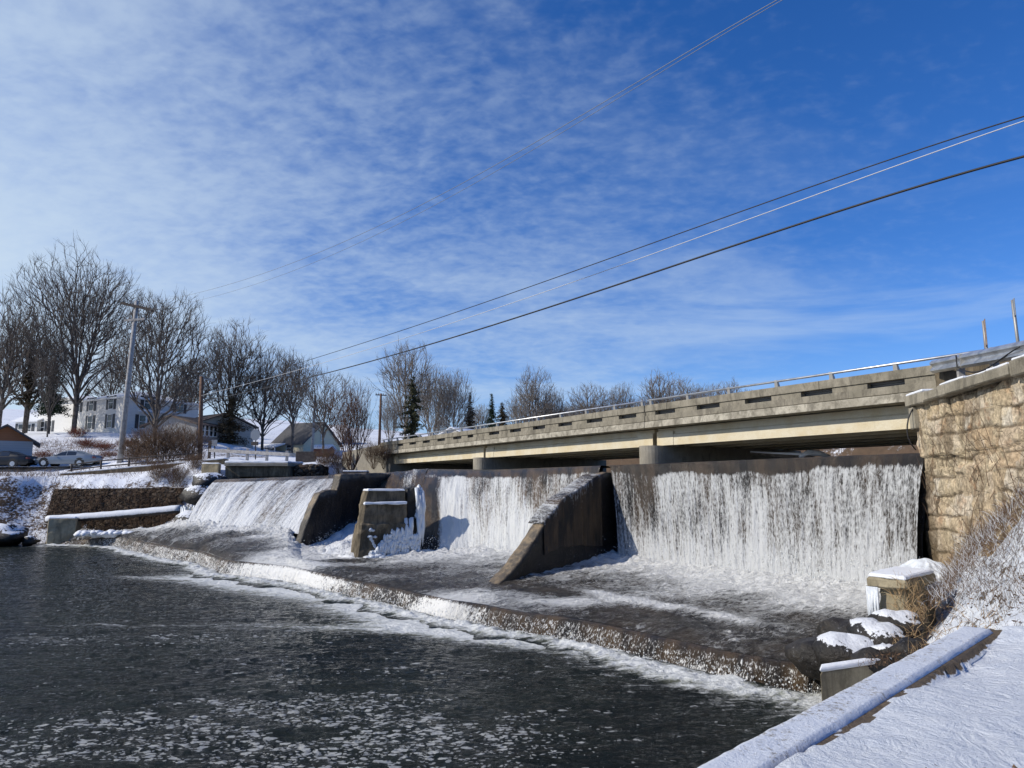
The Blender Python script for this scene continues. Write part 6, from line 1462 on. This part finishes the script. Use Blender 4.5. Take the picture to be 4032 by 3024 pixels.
t = dup(p0_, 'slender bare tree standing in front of the white wing'); place(t, 46, 330, 88, 17, None, R(210), .55)
t = make_tree('bare_tree', branch_tree(21, 17, 9, 4, 2400, 5, .5, .3, .022, 4, .9, topw=1.12), M['bark'], M['bark'], 'dense upright bare tree rising out of the brown evergreen', group=G1); place(t, 229, 321, 96, 17, 446, R(0), 1.05)
t = make_tree('bare_tree', branch_tree(27, 15, 10, 3, 2000, 5, .6, .3, .022, 3, .9, topw=1.15), M['bark'], M['bark'], 'wide V-shaped bare tree behind the eight-sided sign', group=G1); place(t, 262, 342, 98, 15, 450, R(40), 1.1)
t = make_tree('bare_tree', branch_tree(33, 14, 8, 4.5, 1800, 4, .5, .3, .022, 3, .8), M['bark'], M['bark'], 'bare tree with one straight trunk in front of the cream house roof', group=G1); place(t, 292, 350, 93, 14, 453, R(70), .95); q0_ = t
t = make_tree('bare_tree', branch_tree(39, 12, 8, 3, 1300, 3, .7, .28, .022, 3, .8, topw=1.2), M['bark'], M['bark'], 'thin bare tree with two crooked trunks left of the multi-stemmed thicket tree', group=G1); place(t, 323, 367, 84, 12, 452, R(120), 1.05)
t = make_tree('bare_tree', branch_tree(45, 6.5, 5, .3, 2200, 12, .8, .35, .012, 3, .5, stems=13, topw=1.25), M['bark_red'], M['bark_red'], 'reddish multi-stemmed thicket tree fanning out on the bank left of the bridge', group=G1); place(t, 352, 383, 56, 6.5, 470, R(0), .78)
t = dup(q0_, 'bare tree filling the gap behind the brown pole and the second tallest maple'); place(t, 190, 352, 108, 14, None, R(200), 1.3)
t = dup(q0_, 'small bare tree behind the roof of the pale outbuilding'); place(t, 173, 372, 120, 14, None, R(300), 1.1)
t = dup(q0_, 'bare tree between the white house and the evergreens at the far left'); place(t, 108, 350, 118, 14, None, R(30), 1.1)
# behind the bridge
G2 = 'bare trees beyond the bridge'
f1 = make_tree('bare_tree', branch_tree(51, 16, 9, 2.5, 1700, 6, .65, .33, .028, 3, .9, topw=1.15), M['bark_grey'], M['bark_grey'], 'tall pale bare tree behind the ragged evergreen, left of the middle', group=G2); place(f1, 405, 339, 128, 16, None, R(0), 1.02)
f2 = make_tree('bare_tree', branch_tree(57, 12, 9, .5, 1500, 9, .8, .34, .028, 3, .8, stems=9, topw=1.15), M['bark_grey'], M['bark_grey'], 'pale bushy bare tree right of the ragged evergreen', group=G2); place(f2, 432, 366, 140, 12, None, R(0), .85)
def far(src, label, px, yt, Y, H, rz, wx=1.0): t = dup(src, label); place(t, px, yt, Y, H, None, R(rz), wx)
far(f2, 'pale bare tree with upswept branches left of the brown cone-shaped evergreen', 452, 369, 132, 12, 70, .8)
far(f2, 'thin pale bare tree beside the small T-topped pole', 390, 392, 118, 12, 190, .7)
far(f2, 'low bare tree between the brown evergreen and the dark spruce', 479, 403, 150, 12, 100, 1.0)
f3 = make_tree('bare_tree', branch_tree(63, 14, 9, 2, 1500, 6, .5, .33, .03, 3, .9), M['bark_grey'], M['bark_grey'], 'tall pointed bare tree right of the dark spruce', group=G2); place(f3, 534, 366, 150, 14, None, R(0), 1.0)
far(f2, 'rounded grey bare tree just right of the tall pointed one', 553, 388, 155, 12, 20, .9)
far(f2, 'low reddish-grey bare tree in the dip right of the tall pointed tree', 571, 402, 165, 12, 260, .9)
far(f3, 'bare tree left of the tall pointed one, lower and wider', 519, 392, 160, 14, 90, 1.1)
f4 = make_tree('bare_tree', branch_tree(69, 11, 9, 2.5, 1100, 5, .7, .30, .03, 3, .8), M['bark'], M['bark_grey'], 'crooked open bare tree above the middle of the bridge rail', group=G2); place(f4, 592, 384, 140, 11, None, R(0), 1.15)
far(f2, 'upright brush-like bare tree right of the crooked open tree', 622, 382, 150, 12, 40, .8)
far(f2, 'low hazy bare tree between two taller ones over the bridge pier', 641, 396, 170, 12, 140, 1.0)
far(f3, 'broad bare tree with thick limbs over the right-hand bridge joint', 661, 370, 145, 14, 60, 1.05)
far(f4, 'bare tree just right of the broad one, bending right', 681, 378, 150, 11, 200, 1.0)
far(f2, 'dense grey bare tree crown right of the broad one', 697, 384, 160, 12, 10, 1.0)
far(f2, 'dense low bare tree before the tree line ends', 714, 383, 165, 12, 110, 1.0)
far(f3, 'bare tree near the end of the tree line on the right', 733, 378, 170, 14, 150, .9)
far(f2, 'last low bare tree at the right end of the tree line', 752, 388, 165, 12, 210, .9)
far(f2, 'low bare tree behind the rail left of the crooked open tree', 606, 400, 175, 12, 330, 1.1)
for px, yt, Y, rz, lb in [(545, 400, 185, 15, 'low far tree filling the gap under the tall pointed tree'), (562, 406, 190, 75, 'lowest far tree in the dip of the tree line'), (582, 404, 190, 135, 'far low tree left of the crooked open tree'), (632, 402, 190, 195, 'far low tree between the crooked tree and the bridge joint'),
                          (650, 402, 195, 255, 'far low tree left of the broad bare tree'), (672, 396, 195, 315, 'far low tree right behind the broad bare tree'), (689, 396, 195, 35, 'far low tree left of the dense grey crown'), (723, 396, 195, 95, 'far low tree near the right end of the tree line'), (765, 394, 195, 155, 'far low tree, the very last on the right'), (744, 392, 190, 215, 'far low tree, last but one on the right'),
                          (466, 418, 170, 25, 'low far tree behind the brown evergreen'), (440, 415, 175, 85, 'low far tree behind the pale bushy tree')]: far(f2, lb, px, yt, Y, 12, rz, 1.25)
for i, (px, Y, yt) in enumerate([(590, 90, 440), (612, 95, 441), (640, 92, 443), (655, 96, 440)]):
    far(f4, ['small bare tree on the snowy far bank seen under the bridge, leftmost of four', 'second small bare tree from the left under the bridge', 'third small bare tree from the left under the bridge', 'small bare tree under the bridge next to the right-hand pier'][i], px, yt-30, Y, 11, 50*i, .6)

# evergreens
def conifer(seed, H, W, mt, label, density=1.0, ragged=.2, group='evergreens along the banks', start=.08, droop=.25, sh=.85, cs=.42):
    rs = np.random.RandomState(seed); t = thing('evergreen_tree', (0, 0, 0), label, 'evergreen', group)
    mb = MB(); mb.tube([(0, 0, -.3), (0, 0, H*.5), (0, 0, H*.98)], [H*.018, H*.011, .02], 8); mb.build('trunk', M['bark'], t, True)
    tri = []; A = []; B = []; z = H*start; 
    while z < H*.985:
        f = (1-z/H); L = W/2*(f**sh)*1.05+.12; nb = int(5+3*f)
        for k in range(nb):
            q = rs.uniform(0, 6.28); ln = L*rs.uniform(1-ragged*1.6, 1+ragged*.4); 
            if rs.rand() > density: continue
            e = np.array([math.cos(q)*ln, math.sin(q)*ln, z-ln*droop*rs.uniform(.2, 1.4)+.12*ln]); s = np.array([0, 0, z]); A.append(s); B.append(e)
            m = max(3, int(ln/.20))
            for j in range(m):
                u = (j+.6)/m; c = s+(e-s)*u+np.array([0, 0, -.15*u*u*ln*droop]); sz = cs*(1.15-.5*u)*rs.uniform(.7, 1.3)*(.5+.5*min(ln, 1.2))
                for _ in range(3):
                    d1 = rs.normal(size=3)*np.array([1, 1, .55]); d1 /= np.linalg.norm(d1); d2 = rs.normal(size=3)*np.array([1, 1, .5]); d2 /= np.linalg.norm(d2); c2 = c+rs.normal(size=3)*.10*(1+ln*.2)
                    tri.append([c2-d1*sz*.5, c2+d1*sz*.5+d2*sz*.12, c2+d2*sz*.62-np.array([0, 0, .1*sz])])
        z += H*.020*rs.uniform(.8, 1.3)+.05
    T = np.array(tri).reshape(-1, 3); A, B = np.array(A), np.array(B); Vp, Fq = prisms(A, B, np.full(len(A), .045), np.full(len(A), .012), 3)
    quads_mesh('crown', [(T, np.arange(len(T)).reshape(-1, 3)), (Vp, np.concatenate([Fq[:, [0, 1, 2]], Fq[:, [0, 2, 3]]]))], mt, t)
    return t
c1 = conifer(1, 14, 7.5, M['needles_brown'], 'dark brownish pine at the far left behind the garage', .8, .45, start=.34); place(c1, 22, 341, 96, 14, None, 0, 1.0)
c2 = conifer(2, 12, 8.5, M['needles_dark'], 'broad dark evergreen between the far left pine and the tallest maple', .95, .3, sh=.6, start=.30); place(c2, 47, 360, 94, 12, None, 0, .9)
c3 = conifer(3, 10, 7.5, M['needles_brown'], 'brown-green evergreen under the dense upright bare tree', .75, .4, sh=.6); place(c3, 229, 392, 92, 10, 446, 0, 1.05)
c4 = conifer(4, 14, 7.0, M['needles_olive'], 'tall ragged olive evergreen with open branches left of the middle', .55, .5, sh=.7, cs=.62); place(c4, 412, 374, 118, 14, None, 0, 1.05)
c5 = conifer(5, 11, 4.8, M['needles_brown'], 'narrow brown cone-shaped evergreen above the bridge rail', .95, .25); place(c5, 469.5, 391, 135, 11, None, 0, 1.0)
c6 = conifer(6, 11, 4.2, M['needles_dark'], 'dark green pointed spruce just right of the brown evergreen', 1.0, .15); place(c6, 491.5, 392, 128, 11, None, 0, 1.0)
c7 = conifer(7, 9, 5.0, M['needles_brown'], 'smaller blunt brown evergreen leaning against the dark spruce', .9, .25, sh=.6); place(c7, 502, 401, 138, 9, None, 0, .9)
c8 = conifer(8, 7, 4.5, M['needles_dark'], 'small dark evergreen peeking over the white house roof', 1.0, .2); place(c8, 83, 387, 125, 7, None, 0, 1.0)

# brush ------------------------------------------------------------------------------------------
G3 = 'brown bushes on the left bank'
def shrub(seed, H, W, mt, label, n=900, tip=.014, stems=9, group=G3):
    return make_tree('bush', branch_tree(seed, H, W, .2, n, 8, .95, .25, tip, 2, .6, stems=stems, topw=1.15, expo=2.6), mt, mt, label, 'bush', group, thick=.09)
s1_ = shrub(71, 3.6, 4.2, M['twig_brown'], 'large brown tangled bush behind the pipe railing, right of the tall grey pole', 1000, .015, 16)
def putb(t, px, yt, yb, Y, H, rz, wx=1.0): place(t, px, yt, Y, H, yb, R(rz), wx)
putb(s1_, 149, 428, 467, 56.6, 3.6, 0, 1.15)
for lb, px, yt, yb, Y, rz, wx in [('big brown bush between the tall grey pole and the brown pole, middle one', 168, 422, 466, 57.2, 70, 1.1), ('brown bush at the foot of the brown utility pole', 188, 428, 466, 56.8, 150, 1.05),
        ('brown bush left of the big tangled ones, at the pole foot', 134, 440, 466, 57.4, 200, .9), ('thin brown bush growing below the retaining wall end', 160, 458, 484, 53.0, 250, .8), ('brown bush hanging over the dry stone wall, right end', 178, 462, 490, 52.4, 300, .8), ('brown bush beside the tan concrete cube', 196, 452, 474, 53.0, 20, .7),
        ('bush on the snowy bank right of the headwall', 326, 446, 472, 53.5, 100, .8), ('bush on the snowy bank just left of the bridge end', 374, 440, 468, 55, 200, .8), ('bush at the foot of the multi-stemmed thicket tree', 340, 450, 474, 53.8, 240, .9),
        ('brown bush against the far end of the bridge', 384, 444, 468, 56.2, 310, .6)]:
    t = dup(s1_, lb); putb(t, px, yt, yb, Y, 3.6, rz, wx)
s2_ = shrub(75, 1.5, 3.4, M['twig_red'], 'dark red bush under the trunk of the tallest maple', 500, .018, 12); putb(s2_, 76, 428, 439, 88, 1.5, 0, .8)
for lb, px, yt, yb, Y, rz, wx in [('dark red brush on the slope behind the silver car roof', 86, 436, 450, 78, 80, 1.5), ('dark reddish brush on the slope left of the tall grey pole', 104, 440, 452, 74, 120, 1.4), ('red-brown brush low on the slope right of the silver car', 110, 448, 459, 68, 200, 1.3), ('dark brush on the slope just behind the silver car bonnet', 43, 448, 460, 68, 10, 1.2), ('red-brown brush higher on the slope under the white house', 128, 436, 448, 80, 300, 1.5)]:
    t = dup(s2_, lb); putb(t, px, yt+3, yb, Y, 1.5, rz, wx*.8)

def brush_patch(name, label, pts_fn, n, hmin, hmax, rad, mt, seed, lean=.5, seg=4):
    rs = np.random.RandomState(seed); parts = []; A = []; B = []; ra = []; rb = []
    for i in range(n):
        p = pts_fn(rs)
        if p is None: continue
        p = np.array(p, float); h = rs.uniform(hmin, hmax); d = np.array([rs.normal()*lean, rs.normal()*lean, 1.0]); d /= np.linalg.norm(d); bend = rs.normal(size=3)*.35
        for k in range(seg):
            q = p+d*h/seg; A.append(p); B.append(q); r0 = rad*(1-k/seg*.8); ra.append(r0); rb.append(rad*(1-(k+1)/seg*.8)); p = q; d = d+bend*.35+np.array([0, 0, -.10*k]); d /= np.linalg.norm(d)
    o = quads_mesh(name, [prisms(np.array(A), np.array(B), np.array(ra), np.array(rb), 3)], mt, None); tag(o, label, 'brush', None, 'stuff'); return o
def on_ground(px0, px1, Y0, Y1):
    def f(rs):
        px = rs.uniform(px0, px1); Y = rs.uniform(Y0, Y1); g = at(px, 450, Y); return (g.x, Y, ground_z(g.x, Y)-.05)
    return f
brush_patch('dry_brush', 'dry brown weeds on the snowy left bank slopes', on_ground(-5, 210, 49.5, 56), 2200, .25, .8, .012, M['twig_brown'], 1)
brush_patch('dry_brush', 'dry brown weeds on the hillside below the white house', on_ground(35, 205, 64, 84), 1900, .3, .9, .016, M['twig_brown'], 2)
brush_patch('dry_brush', 'dry weeds on the snowy bank by the far bridge end', on_ground(318, 392, 51, 60), 1300, .3, 1.1, .012, M['twig_brown'], 3)
def wallbrush(rs):
    s_ = rs.rand(); z = rs.rand(); return (w0_.x+(w1_.x-w0_.x)*s_, w0_.y+(w1_.y-w0_.y)*s_+.9*z-.12, -3.2+(t0+3.2)*z)
brush_patch('dry_brush', 'brown creepers covering the dark dry stone wall', wallbrush, 1300, .3, 1.0, .016, M['twig_brown'], 4, 1.0)
def farbank(rs):
    px = rs.uniform(560, 925); Y = rs.uniform(60, 118); g = at(px, 450, Y); z = ground_z(g.x, Y)
    return None if z < .7 else (g.x, Y, z-.05)
brush_patch('dry_brush', 'brown winter brush on the far bank seen under the bridge', farbank, 5200, .5, 2.0, .022, M['twig_brown'], 14)
# right bank vegetation
def rb_pt(x0, x1, y0, y1, cond=None):
    def f(rs):
        x = rs.uniform(x0, x1); y = rs.uniform(y0, y1)
        if cond and not cond(x, y): return None
        return (x, y, rbank_z(x, y)-.02)
    return f
edgeY = lambda x, y: (x > np.interp(y, [8.5, 10.4, 12.6, 13.9, 15.4, 16.7], [5.3, 5.5, 5.8, 6.2, 7.2, 8.4])) and (x < 10.6-(18-y)*.18)
brush_patch('dry_brush', 'fine dark twigs poking through the snow on the right bank', rb_pt(5.3, 10.4, 8.8, 17.2, edgeY), 2600, .06, .26, .0035, M['twig_brown'], 5, .7)
brush_patch('dry_grass', 'flattened tan grass tufts in the snow beside the stone block', rb_pt(6.0, 8.4, 10.2, 14.6, lambda x, y: edgeY(x, y) and abs(x-(6.9+(y-12)*.25)) < .55), 500, .10, .32, .005, M['dry_grass'], 6, .9)
def tuft(rs):
    p = sbp(.62+rs.uniform(-.1, .35), rs.uniform(-.15, .5), rs.uniform(.1, .85)); return (p.x, p.y, p.z)
brush_patch('dry_grass', 'hanging clump of tan grass on the right side of the square stone block', tuft, 260, .12, .34, .006, M['dry_grass'], 7, .6)
def snowtwig(rs):
    y = rs.uniform(9.6, 15.5); x = WALL0.x-.12-(18.15-y)*.18-rs.uniform(0, 1.5)**1.3; return (x, y, rbank_z(x, y)+rs.uniform(-.1, .1))
brush_patch('dry_brush', 'grey brush climbing the foot of the tall stone wall', snowtwig, 2600, .12, .5, .004, M['twig_brown'], 8, .55)
brush_patch('snowy_twigs', 'snow-laden twigs against the foot of the stone wall', snowtwig, 1100, .12, .40, .0045, M['snow'], 9, .6)
def vine(rs):
    s_ = rs.uniform(.5, 6.5); z = rs.uniform(-1.2, .9); off = .16; return (WALL0.x+wd.x*s_+wn_.x*off, WALL0.y+wd.y*s_+wn_.y*off, z)
brush_patch('creeper', 'bare brown creeper stems on the face of the stone wall', vine, 45, .5, 1.6, .008, M['twig_brown'], 10, .35, 5)

def litter(name, label, fn, n, smin, smax, mt, seed):
    rs = np.random.RandomState(seed); T = []
    for i in range(n):
        p = fn(rs)
        if p is None: continue
        c = np.array(p)+np.array([0, 0, .03+.03*rs.rand()]); s_ = rs.uniform(smin, smax); d1 = rs.normal(size=3)*[1, 1, .45]; d2 = rs.normal(size=3)*[1, 1, .45]; T.append([c-d1*s_*.5, c+d1*s_*.5, c+d2*s_*.6])
    T = np.array(T).reshape(-1, 3); o = quads_mesh(name, [(T, np.arange(len(T)).reshape(-1, 3))], mt, None); tag(o, label, 'leaves', None, 'stuff')
litter('leaf_litter', 'dark dead leaves and weed tips scattered over the snowy right bank', rb_pt(5.3, 10.4, 8.7, 17.2, edgeY), 5200, .012, .05, M['leaf_litter'], 31)
litter('path_debris', 'small dark bits of leaf and twig on the snowy path', rb_pt(1.2, 9, 3.2, 8.6, lambda x, y: kerb_side(x, y) > .8 and vn(np.array([x*1.1]), np.array([y*1.1]), None, 5)[0] > -.05), 3600, .006, .030, M['leaf_litter'], 32)
# spray ------------------------------------------------------------------------------------------
rs = np.random.RandomState(9); C = []
def along_line(L, n, jit, h):
    Pt, _ = poly_interp(L, n); return Pt+np.stack([rs.normal(size=n)*jit, rs.normal(size=n)*jit, rs.rand(n)**2.2*h+.05], -1)
C = np.concatenate([along_line(FOOT_R, 2600, .22, .75), along_line(FOOT_M, 1800, .3, .7), along_line([FOOT_C[0]+Vector((.6, 1, 0)), at(345, 530, 40)], 700, .4, .6), along_line(FOOT_L, 900, .3, .7), along_line(STEP[:17], 3400, .18, .28)])
r_ = rs.uniform(.006, .019, len(C)); oc = np.array([[1, 0, 0], [-1, 0, 0], [0, 1, 0], [0, -1, 0], [0, 0, 1.6], [0, 0, -1.6]])
V = (C[:, None, :]+oc[None]*r_[:, None, None]).reshape(-1, 3); fc = np.array([[0, 2, 4], [2, 1, 4], [1, 3, 4], [3, 0, 4], [2, 0, 5], [1, 2, 5], [3, 1, 5], [0, 3, 5]])
F_ = (np.arange(len(C))*6)[:, None, None]+fc[None]; o = quads_mesh('spray', [(V, F_.reshape(-1, 3))], M['foam'], None); tag(o, 'fine white droplets thrown up where the falls land', 'spray', None, 'stuff')
